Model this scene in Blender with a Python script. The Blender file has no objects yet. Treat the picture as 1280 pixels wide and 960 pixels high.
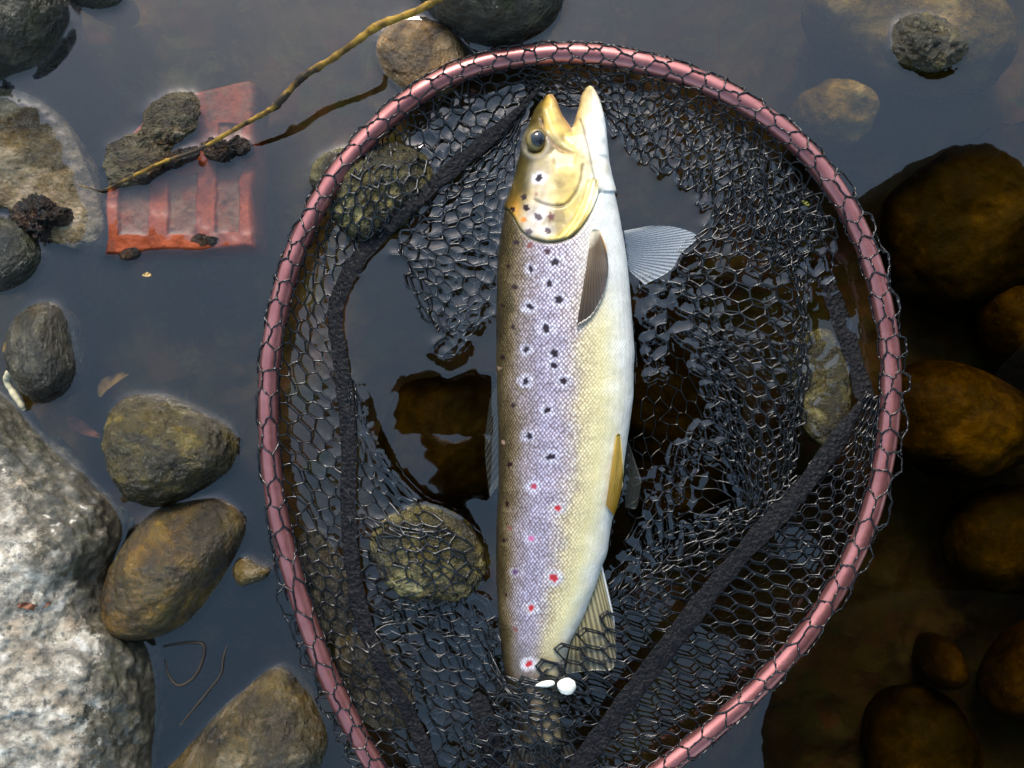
import bpy, bmesh, math, random
import numpy as np
from mathutils import Vector, Matrix
from mathutils.bvhtree import BVHTree

C = bpy.context.scene.collection
SC = bpy.context.scene
R = math.radians
random.seed(4)
# ------------------------------------------------------------------ camera
H = 0.60                    # camera height over the water (m)
K = 0.0005                  # metres per photo pixel (1280 wide) on the water plane
cam = bpy.data.cameras.new('camera')
cam.sensor_width = 36.0
cam.lens = 18.0 / (640 * K / H)
cam.clip_start = 0.004
cam.clip_end = 200.0
camo = bpy.data.objects.new('camera', cam)
camo.location = (0, 0, H)
C.objects.link(camo)
SC.camera = camo
# ------------------------------------------------------------------ sky, sun, exposure
SUN_DIR = Vector((-0.14, 0.73, 0.67)).normalized()
EL = math.asin(SUN_DIR.z)
ROT = math.atan2(SUN_DIR.x, SUN_DIR.y)
w = bpy.data.worlds.new('World')
SC.world = w
w.use_nodes = True
wn = w.node_tree
wn.nodes.clear()
sky = wn.nodes.new('ShaderNodeTexSky')
sky.sky_type = 'NISHITA'
sky.sun_disc = False
sky.sun_elevation = EL
sky.sun_rotation = ROT
sky.air_density = 1.0
sky.dust_density = 2.0
sky.ozone_density = 1.0
hs = wn.nodes.new('ShaderNodeHueSaturation')
hs.inputs['Hue'].default_value = 0.482
hs.inputs['Saturation'].default_value = 0.95
bg = wn.nodes.new('ShaderNodeBackground')
bg.inputs['Strength'].default_value = 0.15
wo = wn.nodes.new('ShaderNodeOutputWorld')
wn.links.new(sky.outputs[0], hs.inputs['Color'])
wn.links.new(hs.outputs[0], bg.inputs['Color'])
wn.links.new(bg.outputs[0], wo.inputs['Surface'])
sl = bpy.data.lights.new('sun', 'SUN')
sl.energy = 1.3
sl.angle = R(16)
sl.color = (1.0, 0.98, 0.88)
so = bpy.data.objects.new('sun', sl)
so.rotation_euler = SUN_DIR.to_track_quat('Z', 'Y').to_euler()
so.location = SUN_DIR * 3
C.objects.link(so)
SC.view_settings.view_transform = 'Standard'
SC.view_settings.look = 'None'
SC.view_settings.exposure = 1.36
SC.view_settings.gamma = 1.0
SC.render.engine = 'CYCLES'
SC.cycles.max_bounces = 10
SC.cycles.transparent_max_bounces = 24
SC.cycles.caustics_reflective = False
SC.cycles.caustics_refractive = False

# ------------------------------------------------------------------ helpers
def W(px, py, z=0.0):
    f = K * (H - z) / H
    return np.stack([(np.asarray(px, float) - 640) * f, (480 - np.asarray(py, float)) * f, np.zeros_like(np.asarray(px, float)) + z], -1)

def lin(c):
    c = np.asarray(c, float) / 255.0
    return np.where(c <= 0.04045, c / 12.92, ((c + 0.055) / 1.055) ** 2.4)

def L4(*c):
    v = lin(c)
    return (float(v[0]), float(v[1]), float(v[2]), 1.0)

def _hash(i, j, k, seed):
    n = (i * 374761393 + j * 668265263 + k * 2147483647 + seed * 1274126177) & 0xffffffff
    n = ((n ^ (n >> 13)) * 1274126177) & 0xffffffff
    n = ((n ^ (n >> 16)) * 2246822519) & 0xffffffff
    return ((n ^ (n >> 15)) & 0xffff) / 65535.0 * 2 - 1

def vnoise(P, scale, seed=0):
    Q = np.asarray(P, float) * scale + 137.3
    I = np.floor(Q).astype(np.int64)
    F = Q - I
    F = F * F * F * (F * (F * 6 - 15) + 10)
    out = 0
    for a in (0, 1):
        for b in (0, 1):
            for c in (0, 1):
                wgt = (F[..., 0] if a else 1 - F[..., 0]) * (F[..., 1] if b else 1 - F[..., 1]) * (F[..., 2] if c else 1 - F[..., 2])
                out = out + wgt * _hash(I[..., 0] + a, I[..., 1] + b, I[..., 2] + c, seed)
    return out

def fbm(P, scale, seed=0, octaves=4, gain=0.5):
    s, a = 0, 1.0
    for o in range(octaves):
        s = s + a * vnoise(P, scale * 2 ** o, seed + o * 17)
        a *= gain
    return s

def sstep(a, b, x):
    t = np.clip((x - a) / (b - a), 0, 1)
    return t * t * (3 - 2 * t)

def catmull(P, n, closed=False):
    P = np.asarray(P, float)
    m = len(P)
    if closed:
        t = np.linspace(0, m, n, endpoint=False)
        i = np.floor(t).astype(int)
        f = (t - i)[:, None]
        p0, p1, p2, p3 = P[(i - 1) % m], P[i % m], P[(i + 1) % m], P[(i + 2) % m]
    else:
        t = np.linspace(0, m - 1, n)
        i = np.clip(np.floor(t).astype(int), 0, m - 2)
        f = (t - i)[:, None]
        E = np.vstack([2 * P[0] - P[1], P, 2 * P[-1] - P[-2]])
        p0, p1, p2, p3 = E[i], E[i + 1], E[i + 2], E[i + 3]
    return 0.5 * ((2 * p1) + (-p0 + p2) * f + (2 * p0 - 5 * p1 + 4 * p2 - p3) * f ** 2 + (-p0 + 3 * p1 - 3 * p2 + p3) * f ** 3)

def resample(P, n):
    P = np.asarray(P, float)
    d = np.r_[0, np.cumsum(np.linalg.norm(np.diff(P, axis=0), axis=1))]
    t = np.linspace(0, d[-1], n)
    return np.stack([np.interp(t, d, P[:, k]) for k in range(P.shape[1])], -1)

def mesh_obj(name, V, F, mat, parent=None, smooth=True, origin=None, link=True):
    V = np.asarray(V, float)
    o_ = np.zeros(3) if origin is None else np.asarray(origin, float)
    me = bpy.data.meshes.new(name)
    V = V - o_
    F = np.asarray(F) if not isinstance(F, list) else F
    if isinstance(F, np.ndarray):
        nf, k = F.shape
        me.vertices.add(len(V))
        me.vertices.foreach_set('co', V.astype(np.float32).ravel())
        me.loops.add(nf * k)
        me.loops.foreach_set('vertex_index', F.astype(np.int32).ravel())
        me.polygons.add(nf)
        me.polygons.foreach_set('loop_start', np.arange(0, nf * k, k, dtype=np.int32))
        me.polygons.foreach_set('loop_total', np.full(nf, k, dtype=np.int32))
        me.update(calc_edges=True)
        me.validate()
    else:
        me.from_pydata(V.tolist(), [], F)
    if smooth:
        me.polygons.foreach_set('use_smooth', np.ones(len(me.polygons), dtype=bool))
    if mat is not None:
        me.materials.append(mat)
    ob = bpy.data.objects.new(name, me)
    ob.location = o_
    if link:
        C.objects.link(ob)
    if parent is not None:
        ob.parent = parent
        ob.location = Vector(o_) - parent.location
    return ob

def tag(o, label=None, cat=None, group=None, kind=None):
    if label: o['label'] = label
    if cat: o['category'] = cat
    if group: o['group'] = group
    if kind: o['kind'] = kind
    return o

def thing(name, label, cat, loc=(0, 0, 0), group=None):
    o = bpy.data.objects.new(name, None)
    o.empty_display_size = 0.02
    o.location = Vector(loc)
    C.objects.link(o)
    return tag(o, label, cat, group)

def grid_faces(nu, nv, closed_u=False, closed_v=False):
    i = np.arange(nu if closed_u else nu - 1)
    j = np.arange(nv if closed_v else nv - 1)
    I, J = np.meshgrid(i, j, indexing='ij')
    a = I * nv + J
    b = ((I + 1) % nu) * nv + J
    c = ((I + 1) % nu) * nv + (J + 1) % nv
    d = I * nv + (J + 1) % nv
    return np.stack([a, b, c, d], -1).reshape(-1, 4)

def tube(path, rad, sides=10, cap=True):
    P = np.asarray(path, float)
    n = len(P)
    rad = np.broadcast_to(np.asarray(rad, float), (n,))
    T = np.gradient(P, axis=0)
    T /= np.linalg.norm(T, axis=1)[:, None] + 1e-12
    up = np.array([0, 0, 1.0])
    A = np.cross(T, up)
    ln = np.linalg.norm(A, axis=1)
    A[ln < 1e-6] = (1, 0, 0)
    A /= np.linalg.norm(A, axis=1)[:, None]
    B = np.cross(A, T)
    th = np.linspace(0, 2 * np.pi, sides, endpoint=False)
    V = P[:, None] + rad[:, None, None] * (np.cos(th)[None, :, None] * A[:, None] + np.sin(th)[None, :, None] * B[:, None])
    F = grid_faces(n, sides, False, True).tolist()
    V = V.reshape(-1, 3)
    if cap:
        F.append(list(range(sides))[::-1])
        F.append([(n - 1) * sides + q for q in range(sides)])
    return V, F

# ------------------------------------------------------------------ materials
class N:
    def __init__(s, name):
        s.m = bpy.data.materials.new(name)
        s.m.use_nodes = True
        s.t = s.m.node_tree
        s.t.nodes.clear()
        s.out = s.t.nodes.new('ShaderNodeOutputMaterial')
    def n(s, typ, **kw):
        nd = s.t.nodes.new('ShaderNode' + typ)
        for k, v in kw.items():
            if k in nd.inputs:
                s.set(nd.inputs[k], v)
            else:
                setattr(nd, k, v)
        return nd
    def set(s, sock, v):
        if isinstance(v, bpy.types.NodeSocket):
            s.t.links.new(v, sock)
        elif isinstance(v, bpy.types.Node):
            s.t.links.new(v.outputs[0], sock)
        else:
            sock.default_value = v
    def noise(s, vec, scale, detail=4, rough=0.55, dist=0.0):
        nd = s.n('TexNoise')
        s.set(nd.inputs['Vector'], vec)
        nd.inputs['Scale'].default_value = scale
        nd.inputs['Detail'].default_value = detail
        nd.inputs['Roughness'].default_value = rough
        nd.inputs['Distortion'].default_value = dist
        return nd.outputs['Fac']
    def vor(s, vec, scale, feature='F1', rnd=1.0):
        nd = s.n('TexVoronoi', feature=feature)
        s.set(nd.inputs['Vector'], vec)
        nd.inputs['Scale'].default_value = scale
        nd.inputs['Randomness'].default_value = rnd
        return nd
    def ramp(s, fac, stops):
        nd = s.n('ValToRGB')
        e = nd.color_ramp.elements
        while len(e) > len(stops): e.remove(e[-1])
        while len(e) < len(stops): e.new(1.0)
        for q, (p, c) in zip(e, stops):
            q.position = p
            q.color = c if len(c) == 4 else (*c, 1)
        s.set(nd.inputs[0], fac)
        return nd.outputs[0]
    def mix(s, fac, a, b, mode='MIX'):
        nd = s.n('Mix', data_type='RGBA', blend_type=mode)
        s.set(nd.inputs[0], fac); s.set(nd.inputs[6], a); s.set(nd.inputs[7], b)
        return nd.outputs[2]
    def math(s, op, a, b=None, clamp=False):
        nd = s.n('Math', operation=op)
        nd.use_clamp = clamp
        s.set(nd.inputs[0], a)
        if b is not None: s.set(nd.inputs[1], b)
        return nd.outputs[0]
    def maprange(s, v, a, b, c, d):
        nd = s.n('MapRange')
        for q, x in enumerate((v, a, b, c, d)): s.set(nd.inputs[q], x)
        return nd.outputs[0]
    def bump(s, h, strength, dist, normal=None):
        nd = s.n('Bump')
        nd.inputs['Strength'].default_value = strength
        nd.inputs['Distance'].default_value = dist
        s.set(nd.inputs['Height'], h)
        if normal is not None: s.set(nd.inputs['Normal'], normal)
        return nd.outputs[0]
    def coord(s, off=(0, 0, 0), scale=(1, 1, 1)):
        tc = s.n('TexCoord')
        mp = s.n('Mapping')
        s.set(mp.inputs['Vector'], tc.outputs['Object'])
        mp.inputs['Location'].default_value = off
        mp.inputs['Scale'].default_value = scale
        return mp.outputs[0]
    def principled(s, **kw):
        p = s.n('BsdfPrincipled')
        for k, v in kw.items():
            s.set(p.inputs[k.replace('_', ' ')], v)
        s.t.links.new(p.outputs[0], s.out.inputs['Surface'])
        return p

BLK = (0, 0, 0, 1); WHT = (1, 1, 1, 1)

def stone_mat(name, dark, mid, light, scale=55, moss=None, moss_amt=0.5, rough=(0.12, 0.34), speck=0.35, bump=0.0012, seed=0, streak=(1, 1, 1), vein=None, coat=0.6):
    n = N(name)
    v = n.coord((seed * 1.37, seed * 0.71, seed * 0.33), streak)
    big = n.noise(v, scale, 7, 0.62, 0.4)
    col = n.ramp(big, [(0.36, dark), (0.50, mid), (0.64, light)])
    fine = n.noise(v, scale * 9, 5, 0.7)
    col = n.mix(1.0, col, n.ramp(fine, [(0.30, (1 - speck,) * 3), (0.5, (1, 1, 1)), (0.72, (1 + speck * 0.9,) * 3)]), 'MULTIPLY')
    if moss is not None:
        mm = n.noise(v, scale * 0.55, 6, 0.65, 0.6)
        fac = n.ramp(mm, [(0.62 - moss_amt * 0.35, BLK), (0.72 - moss_amt * 0.35 + 0.06, WHT)])
        col = n.mix(fac, col, n.mix(fine, moss, tuple(c * 2.0 for c in moss[:3]) + (1,)))
    if vein is not None:
        vv = n.noise(v, scale * 1.7, 3, 0.5, 1.5)
        fac = n.ramp(vv, [(0.62, BLK), (0.70, WHT)])
        col = n.mix(n.math('MULTIPLY', fac, 0.6), col, vein)
    hue = n.noise(v, scale * 0.6, 7, 0.65, 0.5)
    col = n.mix(1.0, col, n.ramp(hue, [(0.36, (0.15, 0.14, 0.10, 1)), (0.5, (0.42, 0.40, 0.34, 1)), (0.64, (0.92, 0.88, 0.82, 1))]), 'MULTIPLY')
    grit = n.noise(v, scale * 22, 3, 0.7)
    col = n.mix(n.ramp(grit, [(0.60, BLK), (0.70, (0.7, 0.7, 0.7, 1))]), col, n.mix(0.5, col, light))
    col = n.n('HueSaturation', Saturation=1.45, Color=col).outputs[0]
    pits = n.vor(v, scale * 6, 'F1', 1.0).outputs['Distance']
    h = n.math('ADD', n.math('MULTIPLY', n.noise(v, scale * 4, 8, 0.7), 1.0), n.math('MULTIPLY', pits, 0.25))
    b = n.bump(n.noise(v, scale * 1.6, 4, 0.6, 0.6), 0.8, bump * 5.0)
    b = n.bump(h, 1.0, bump * 3.5, b)
    b = n.bump(fine, 0.5, bump * 0.9, b)
    rg = n.maprange(n.noise(v, scale * 2.2, 4, 0.6), 0.35, 0.65, rough[0], rough[1])
    n.principled(Base_Color=col, Roughness=rg, Normal=b, Specular_IOR_Level=0.35 if coat > 0 else 0.02, Coat_Weight=coat, Coat_Roughness=0.07, Coat_Normal=b)
    return n.m

M = {}
M['grey'] = stone_mat('stone_grey', L4(38, 36, 28), L4(82, 76, 64), L4(140, 134, 120), 60, L4(46, 44, 24), 0.5, seed=1)
M['moss'] = stone_mat('stone_mossy', L4(44, 36, 16), L4(88, 76, 44), L4(146, 136, 104), 62, L4(56, 48, 18), 0.62, seed=2, vein=L4(150, 146, 130))
M['oval'] = stone_mat('stone_oval', L4(50, 38, 18), L4(110, 88, 56), L4(160, 140, 112), 46, L4(70, 58, 22), 0.5, seed=3, vein=L4(150, 122, 100))
M['dark'] = stone_mat('stone_dark', L4(36, 34, 28), L4(72, 70, 60), L4(112, 110, 98), 58, L4(44, 44, 26), 0.5, seed=4, vein=L4(120, 118, 106))
M['tan'] = stone_mat('stone_tan', L4(116, 94, 72), L4(166, 142, 118), L4(194, 174, 154), 36, L4(54, 38, 14), 0.3, seed=5, speck=0.2)
M['slab'] = stone_mat('stone_slab', L4(130, 116, 98), L4(182, 168, 150), L4(214, 204, 192), 44, L4(88, 72, 40), 0.3, seed=6, bump=0.002, streak=(1, 1.2, 1))
M['wet'] = stone_mat('stone_wet', L4(36, 34, 26), L4(70, 66, 56), L4(118, 114, 104), 64, L4(56, 46, 22), 0.4, (0.12, 0.4), seed=7, streak=(1.6, 0.7, 1), coat=0.6)
M['brownstone'] = stone_mat('stone_brown', L4(44, 38, 22), L4(92, 82, 60), L4(146, 138, 126), 46, L4(66, 54, 22), 0.5, seed=8, vein=L4(140, 126, 122))
M['netstone'] = stone_mat('stone_under_net', L4(34, 30, 16), L4(96, 88, 58), L4(196, 190, 160), 58, L4(56, 50, 20), 0.5, (0.12, 0.35), seed=9, coat=0.6)
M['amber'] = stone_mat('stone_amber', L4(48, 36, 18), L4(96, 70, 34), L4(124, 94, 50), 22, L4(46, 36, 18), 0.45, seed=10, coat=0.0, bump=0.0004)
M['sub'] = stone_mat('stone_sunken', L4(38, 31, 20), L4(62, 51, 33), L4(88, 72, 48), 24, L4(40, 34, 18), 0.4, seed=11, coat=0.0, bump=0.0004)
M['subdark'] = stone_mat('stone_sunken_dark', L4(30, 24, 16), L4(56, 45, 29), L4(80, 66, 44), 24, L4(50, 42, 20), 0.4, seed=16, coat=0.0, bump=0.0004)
M['palesub'] = stone_mat('stone_sunken_pale', L4(92, 77, 54), L4(134, 117, 90), L4(158, 143, 116), 30, None, seed=12, coat=0.0)
M['mossclump'] = stone_mat('moss_clump', L4(26, 16, 10), L4(62, 44, 34), L4(120, 98, 84), 120, L4(40, 34, 16), 0.4, seed=13, bump=0.003)
M['silt'] = stone_mat('silt', L4(78, 68, 54), L4(128, 118, 100), L4(168, 160, 144), 80, L4(74, 54, 34), 0.3, (0.3, 0.55), seed=14, bump=0.0022, streak=(1, 1.6, 1))

M['silt2'] = stone_mat('silt_red', L4(96, 70, 60), L4(148, 120, 108), L4(180, 160, 150), 70, L4(140, 66, 46), 0.45, (0.4, 0.6), seed=15, bump=0.002)
def granite():
    n = N('granite_boulder')
    v = n.coord()
    big = n.noise(v, 22, 6, 0.6, 0.5)
    mid = n.noise(v, 75, 8, 0.72, 0.3)
    col = n.ramp(mid, [(0.34, L4(74, 70, 62)), (0.46, L4(138, 130, 116)), (0.56, L4(190, 182, 166)), (0.68, L4(238, 234, 226))])
    pk = n.noise(v, 48, 4, 0.6)
    col = n.mix(n.ramp(pk, [(0.52, BLK), (0.64, WHT)]), col, n.mix(0.5, col, L4(196, 172, 140)))
    bl = n.noise(v, 200, 4, 0.65)
    col = n.mix(n.ramp(bl, [(0.56, BLK), (0.66, (0.85, 0.85, 0.85, 1))]), col, L4(74, 74, 70))
    # algae and damp dirt grown on the side towards the water
    at = n.n('Attribute', attribute_name='damp')
    dm = n.math('ADD', at.outputs['Fac'], n.maprange(n.noise(v, 45, 8, 0.75), 0.3, 0.7, -0.6, 0.6))
    dirt = n.ramp(n.noise(v, 130, 6, 0.7), [(0.32, L4(22, 20, 12)), (0.5, L4(66, 60, 42)), (0.62, L4(112, 104, 86)), (0.74, L4(160, 154, 140))])
    grn = n.noise(v, 60, 4, 0.6)
    dirt = n.mix(n.math('MULTIPLY', n.ramp(grn, [(0.54, BLK), (0.7, WHT)]), 0.5), dirt, L4(58, 60, 34))
    col = n.mix(n.ramp(dm, [(0.38, BLK), (0.62, WHT)]), col, dirt)
    h = n.noise(v, 190, 9, 0.75)
    b = n.bump(h, 0.9, 0.0035)
    b = n.bump(n.vor(v, 260).outputs['Distance'], 0.4, 0.001, b)
    gp = n.noise(v, 26, 7, 0.7, 0.5)
    col = n.mix(n.ramp(gp, [(0.47, BLK), (0.62, (0.65, 0.65, 0.65, 1))]), col, n.mix(0.55, col, L4(84, 82, 76)))
    n.principled(Base_Color=col, Roughness=0.6, Normal=b, Coat_Weight=n.math('MULTIPLY', n.ramp(dm, [(0.4, BLK), (0.7, WHT)]), 0.5), Coat_Roughness=0.2)
    return n.m
M['granite'] = granite()

def bed_mat():
    n = N('riverbed_silt')
    v = n.coord()
    big = n.noise(v, 9, 6, 0.6, 0.6)
    col = n.ramp(big, [(0.36, L4(58, 49, 32)), (0.5, L4(92, 77, 51)), (0.64, L4(122, 102, 68))])
    p = n.vor(v, 60)
    pat = n.noise(v, 26, 5, 0.6, 0.4)
    col = n.mix(n.ramp(pat, [(0.52, BLK), (0.66, (0.8, 0.8, 0.8, 1))]), col, L4(140, 117, 80))
    col = n.mix(0.35, col, n.mix(1.0, col, p.outputs['Color'], 'MULTIPLY'))
    h = n.math('ADD', n.noise(v, 70, 8, 0.7), n.math('MULTIPLY', p.outputs['Distance'], 0.8))
    n.principled(Base_Color=col, Roughness=0.8, Normal=n.bump(h, 0.7, 0.004))
    return n.m
M['bed'] = bed_mat()

def water_mat():
    n = N('river_water')
    v = n.coord()
    rip = n.noise(v, 14, 3, 0.5, 0.3)
    b = n.bump(rip, 0.06, 0.004)
    # Schlick reflectance, the same from above and below, so that daylight reaches the bed
    lw = n.n('LayerWeight')
    lw.inputs['Blend'].default_value = 0.5
    n.set(lw.inputs['Normal'], b)
    F0 = 0.084
    fr = n.math('ADD', n.math('MULTIPLY', n.math('POWER', lw.outputs['Facing'], 5.0), 1 - F0), F0)
    tr = n.n('BsdfTransparent')
    gl = n.n('BsdfGlossy')
    gl.inputs['Roughness'].default_value = 0.015
    n.set(gl.inputs['Normal'], b)
    mx = n.n('MixShader')
    n.set(mx.inputs[0], fr); n.set(mx.inputs[1], tr.outputs[0]); n.set(mx.inputs[2], gl.outputs[0])
    n.t.links.new(mx.outputs[0], n.out.inputs['Surface'])
    va = n.n('VolumeAbsorption')
    va.inputs['Color'].default_value = (0.61, 0.57, 0.42, 1)
    va.inputs['Density'].default_value = 23.0
    n.t.links.new(va.outputs[0], n.out.inputs['Volume'])
    return n.m
M['water'] = water_mat()

def simple(name, col, rough=0.5, metal=0.0, coat=0.0, var=0.25, scale=200, bump=0.0004, spec=0.5):
    n = N(name)
    v = n.coord()
    f = n.noise(v, scale, 5, 0.6)
    c = n.mix(n.ramp(f, [(0.3, BLK), (0.7, WHT)]), tuple(x * (1 - var) for x in col[:3]) + (1,), tuple(min(1, x * (1 + var)) for x in col[:3]) + (1,))
    n.principled(Base_Color=c, Roughness=rough, Metallic=metal, Normal=n.bump(f, 0.5, bump), Coat_Weight=coat, Coat_Roughness=0.1, Specular_IOR_Level=spec)
    return n.m

M['cord'] = simple('rubber_cord', (0.0045, 0.0045, 0.005, 1), 0.14, 0, 0.0, 0.5, 600, 0.0003, 0.5)
def tape_mat():
    n = N('woven_tape')
    v = n.coord()
    f = n.noise(v, 300, 6, 0.65, 0.8)
    g = n.vor(v, 420)
    c = n.ramp(f, [(0.34, (0.002, 0.002, 0.0025, 1)), (0.55, (0.006, 0.0055, 0.007, 1)), (0.74, (0.02, 0.018, 0.022, 1))])
    h = n.math('ADD', f, n.math('MULTIPLY', g.outputs['Distance'], 0.5))
    n.principled(Base_Color=c, Roughness=0.45, Normal=n.bump(h, 1.0, 0.0016), Specular_IOR_Level=0.16)
    return n.m
M['tape'] = tape_mat()
def hoop_mat():
    n = N('anodised_tube')
    v = n.coord()
    f = n.noise(v, 60, 5, 0.6)
    s = n.noise(v, 500, 4, 0.7)
    c = n.mix(n.ramp(f, [(0.35, BLK), (0.65, WHT)]), L4(152, 94, 92), L4(172, 112, 108))
    n.principled(Base_Color=c, Metallic=0.85, Roughness=n.maprange(s, 0.3, 0.7, 0.28, 0.42), Normal=n.bump(s, 0.2, 0.0002), Coat_Weight=0.1, Coat_Roughness=0.3)
    return n.m
M['hoop'] = hoop_mat()
def brick_mat():
    n = N('wet_brick')
    v = n.coord()
    f = n.noise(v, 50, 7, 0.65, 0.3)
    c = n.ramp(f, [(0.30, L4(50, 24, 14)), (0.45, L4(112, 48, 22)), (0.60, L4(136, 62, 30)), (0.72, L4(100, 68, 44))])
    d = n.noise(v, 95, 6, 0.7)
    c = n.mix(n.ramp(d, [(0.6, BLK), (0.72, WHT)]), c, L4(44, 30, 22))
    at = n.n('Attribute', attribute_name='silt')
    sm = n.math('ADD', at.outputs['Fac'], n.maprange(n.noise(v, 70, 6, 0.7), 0.3, 0.7, -0.55, 0.35))
    sil = n.ramp(n.noise(v, 120, 6, 0.7), [(0.32, L4(60, 44, 34)), (0.5, L4(98, 76, 58)), (0.66, L4(122, 100, 80))])
    c = n.mix(n.ramp(sm, [(0.40, BLK), (0.95, (0.75, 0.75, 0.75, 1))]), c, sil)
    n.principled(Base_Color=c, Roughness=0.45, Normal=n.bump(n.noise(v, 260, 7, 0.7), 0.7, 0.0014), Specular_IOR_Level=0.12)
    return n.m
M['brick'] = brick_mat()
def bark_mat():
    n = N('willow_bark')
    v = n.coord()
    f = n.noise(v, 60, 5, 0.6)
    c = n.ramp(f, [(0.36, L4(34, 26, 14)), (0.45, L4(100, 74, 26)), (0.56, L4(150, 116, 40)), (0.68, L4(84, 58, 28))])
    d = n.noise(v, 34, 4, 0.6)
    c = n.mix(n.ramp(d, [(0.53, BLK), (0.58, WHT)]), c, L4(52, 42, 30))
    n.principled(Base_Color=c, Roughness=0.5, Normal=n.bump(n.noise(v, 300, 6, 0.7), 0.6, 0.0008), Specular_IOR_Level=0.2)
    return n.m
M['bark'] = bark_mat()

# ------------------------------------------------------------------ the setting: riverbed
def axis(lo, hi, step, far, rings):
    a = np.arange(lo, hi + step * 0.5, step)
    g = np.geomspace(step * 2, far, rings)
    return np.r_[(lo - g)[::-1], a, hi + g]
gx, gy = axis(-0.40, 0.40, 0.004, 30, 26), axis(-0.31, 0.31, 0.004, 30, 26)
GX, GY = np.meshgrid(gx, gy, indexing='ij')
PB = np.stack([GX, GY, GX * 0], -1)
ZB = -0.062 - 0.022 * sstep(-0.10, 0.28, GX) * sstep(0.22, -0.1, GY) - 0.02 * sstep(-0.3, 0.1, GX) + 0.010 * fbm(PB, 9, 3, 4) + 0.003 * fbm(PB, 60, 8, 3)
rad = np.sqrt(GX ** 2 + GY ** 2)
ZB = ZB - 0.25 * sstep(0.6, 4, rad)
BV = np.stack([GX, GY, ZB], -1).reshape(-1, 3)
bed = mesh_obj('riverbed', BV, grid_faces(len(gx), len(gy)), M['bed'])
tag(bed, kind='structure')

# ------------------------------------------------------------------ stones
SOLIDS = []      # (verts, faces) of things that break the surface, for the meniscus and the draped net
def solid_add(V, F):
    F = np.asarray(F)
    SOLIDS.append((np.asarray(V, float), F))

def outline_r(poly, cx, cy, th):
    P = resample(catmull(poly, 400, True).tolist() + [catmull(poly, 400, True)[0].tolist()], 600)
    a = np.unwrap(np.arctan2(P[:, 1] - cy, P[:, 0] - cx))
    r = np.hypot(P[:, 0] - cx, P[:, 1] - cy)
    a_m = np.mod(a, 2 * np.pi)
    o = np.argsort(a_m)
    a_m, r = a_m[o], r[o]
    return np.interp(th, np.r_[a_m - 2 * np.pi, a_m, a_m + 2 * np.pi], np.r_[r, r, r])

def stone(name, label, cat, poly, top, mat, zeq=0.0, bottom=0.05, e=0.8, n=(150, 70), amp=0.05, freq=30, fine=0.012, seed=0, apex=(0, 0), group=None, parent=None, solid=True, ridge=0.0, damp=None, center=None):
    poly = np.asarray(poly, float)
    P3 = W(poly[:, 0], poly[:, 1], zeq)
    A = P3[:, :2]
    # area centroid
    x, y = A[:, 0], A[:, 1]
    x2, y2 = np.roll(x, -1), np.roll(y, -1)
    cr = x * y2 - x2 * y
    ar = cr.sum() / 2
    cx, cy = ((x + x2) * cr).sum() / (6 * ar), ((y + y2) * cr).sum() / (6 * ar)
    if center is not None:
        q = W(center[0], center[1], zeq); cx, cy = q[0], q[1]
    nt, nf = n
    th = np.linspace(0, 2 * np.pi, nt, endpoint=False)
    r = outline_r(A, cx, cy, th)
    ph = np.linspace(-np.pi / 2, np.pi / 2, nf)
    fr = np.cos(ph) ** e
    zf = np.sign(ph) * np.abs(np.sin(ph)) ** 0.9
    X = cx + r[:, None] * fr[None]
    X = cx + r[:, None] * np.cos(th)[:, None] * fr[None]
    Y = cy + r[:, None] * np.sin(th)[:, None] * fr[None]
    up = np.clip(zf, 0, 1)
    Z = zeq + np.where(zf > 0, zf * top, zf * bottom)[None] + 0 * X
    X = X + apex[0] * K * up[None] ** 1.5
    Y = Y - apex[1] * K * up[None] ** 1.5
    V = np.stack([X, Y, Z], -1)
    size = float(r.mean())
    Nn = V - np.array([cx, cy, zeq - 0.3 * bottom])
    Nn = Nn / (np.linalg.norm(Nn, axis=-1, keepdims=True) + 1e-9)
    d = amp * size * fbm(V, freq, seed, 3) + fine * size * fbm(V, freq * 5, seed + 9, 4, 0.6)
    if ridge:
        d = d - ridge * size * np.abs(vnoise(V, freq * 1.3, seed + 33)) ** 0.6
    # keep the waterline outline where the photograph has it
    keep = np.exp(-(np.asarray(zf) / 0.12) ** 2)[None]
    d = d * (1 - 0.75 * keep)
    V = V + Nn * d[..., None]
    F = grid_faces(nt, nf, True, False)
    Vf = V.reshape(-1, 3)
    base = np.array([cx, cy, zeq - bottom])
    ob = mesh_obj(name, Vf, F, mat, parent, origin=base)
    if label:
        tag(ob, label, cat, group)
    if damp is not None:
        a = ob.data.attributes.new('damp', 'FLOAT', 'POINT')
        a.data.foreach_set('value', damp(Vf).astype(np.float32))
    if solid:
        solid_add(Vf, F)
    return ob

def pxof(V):
    f = K * (H - V[:, 2]) / H
    return V[:, 0] / f + 640, 480 - V[:, 1] / f

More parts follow.
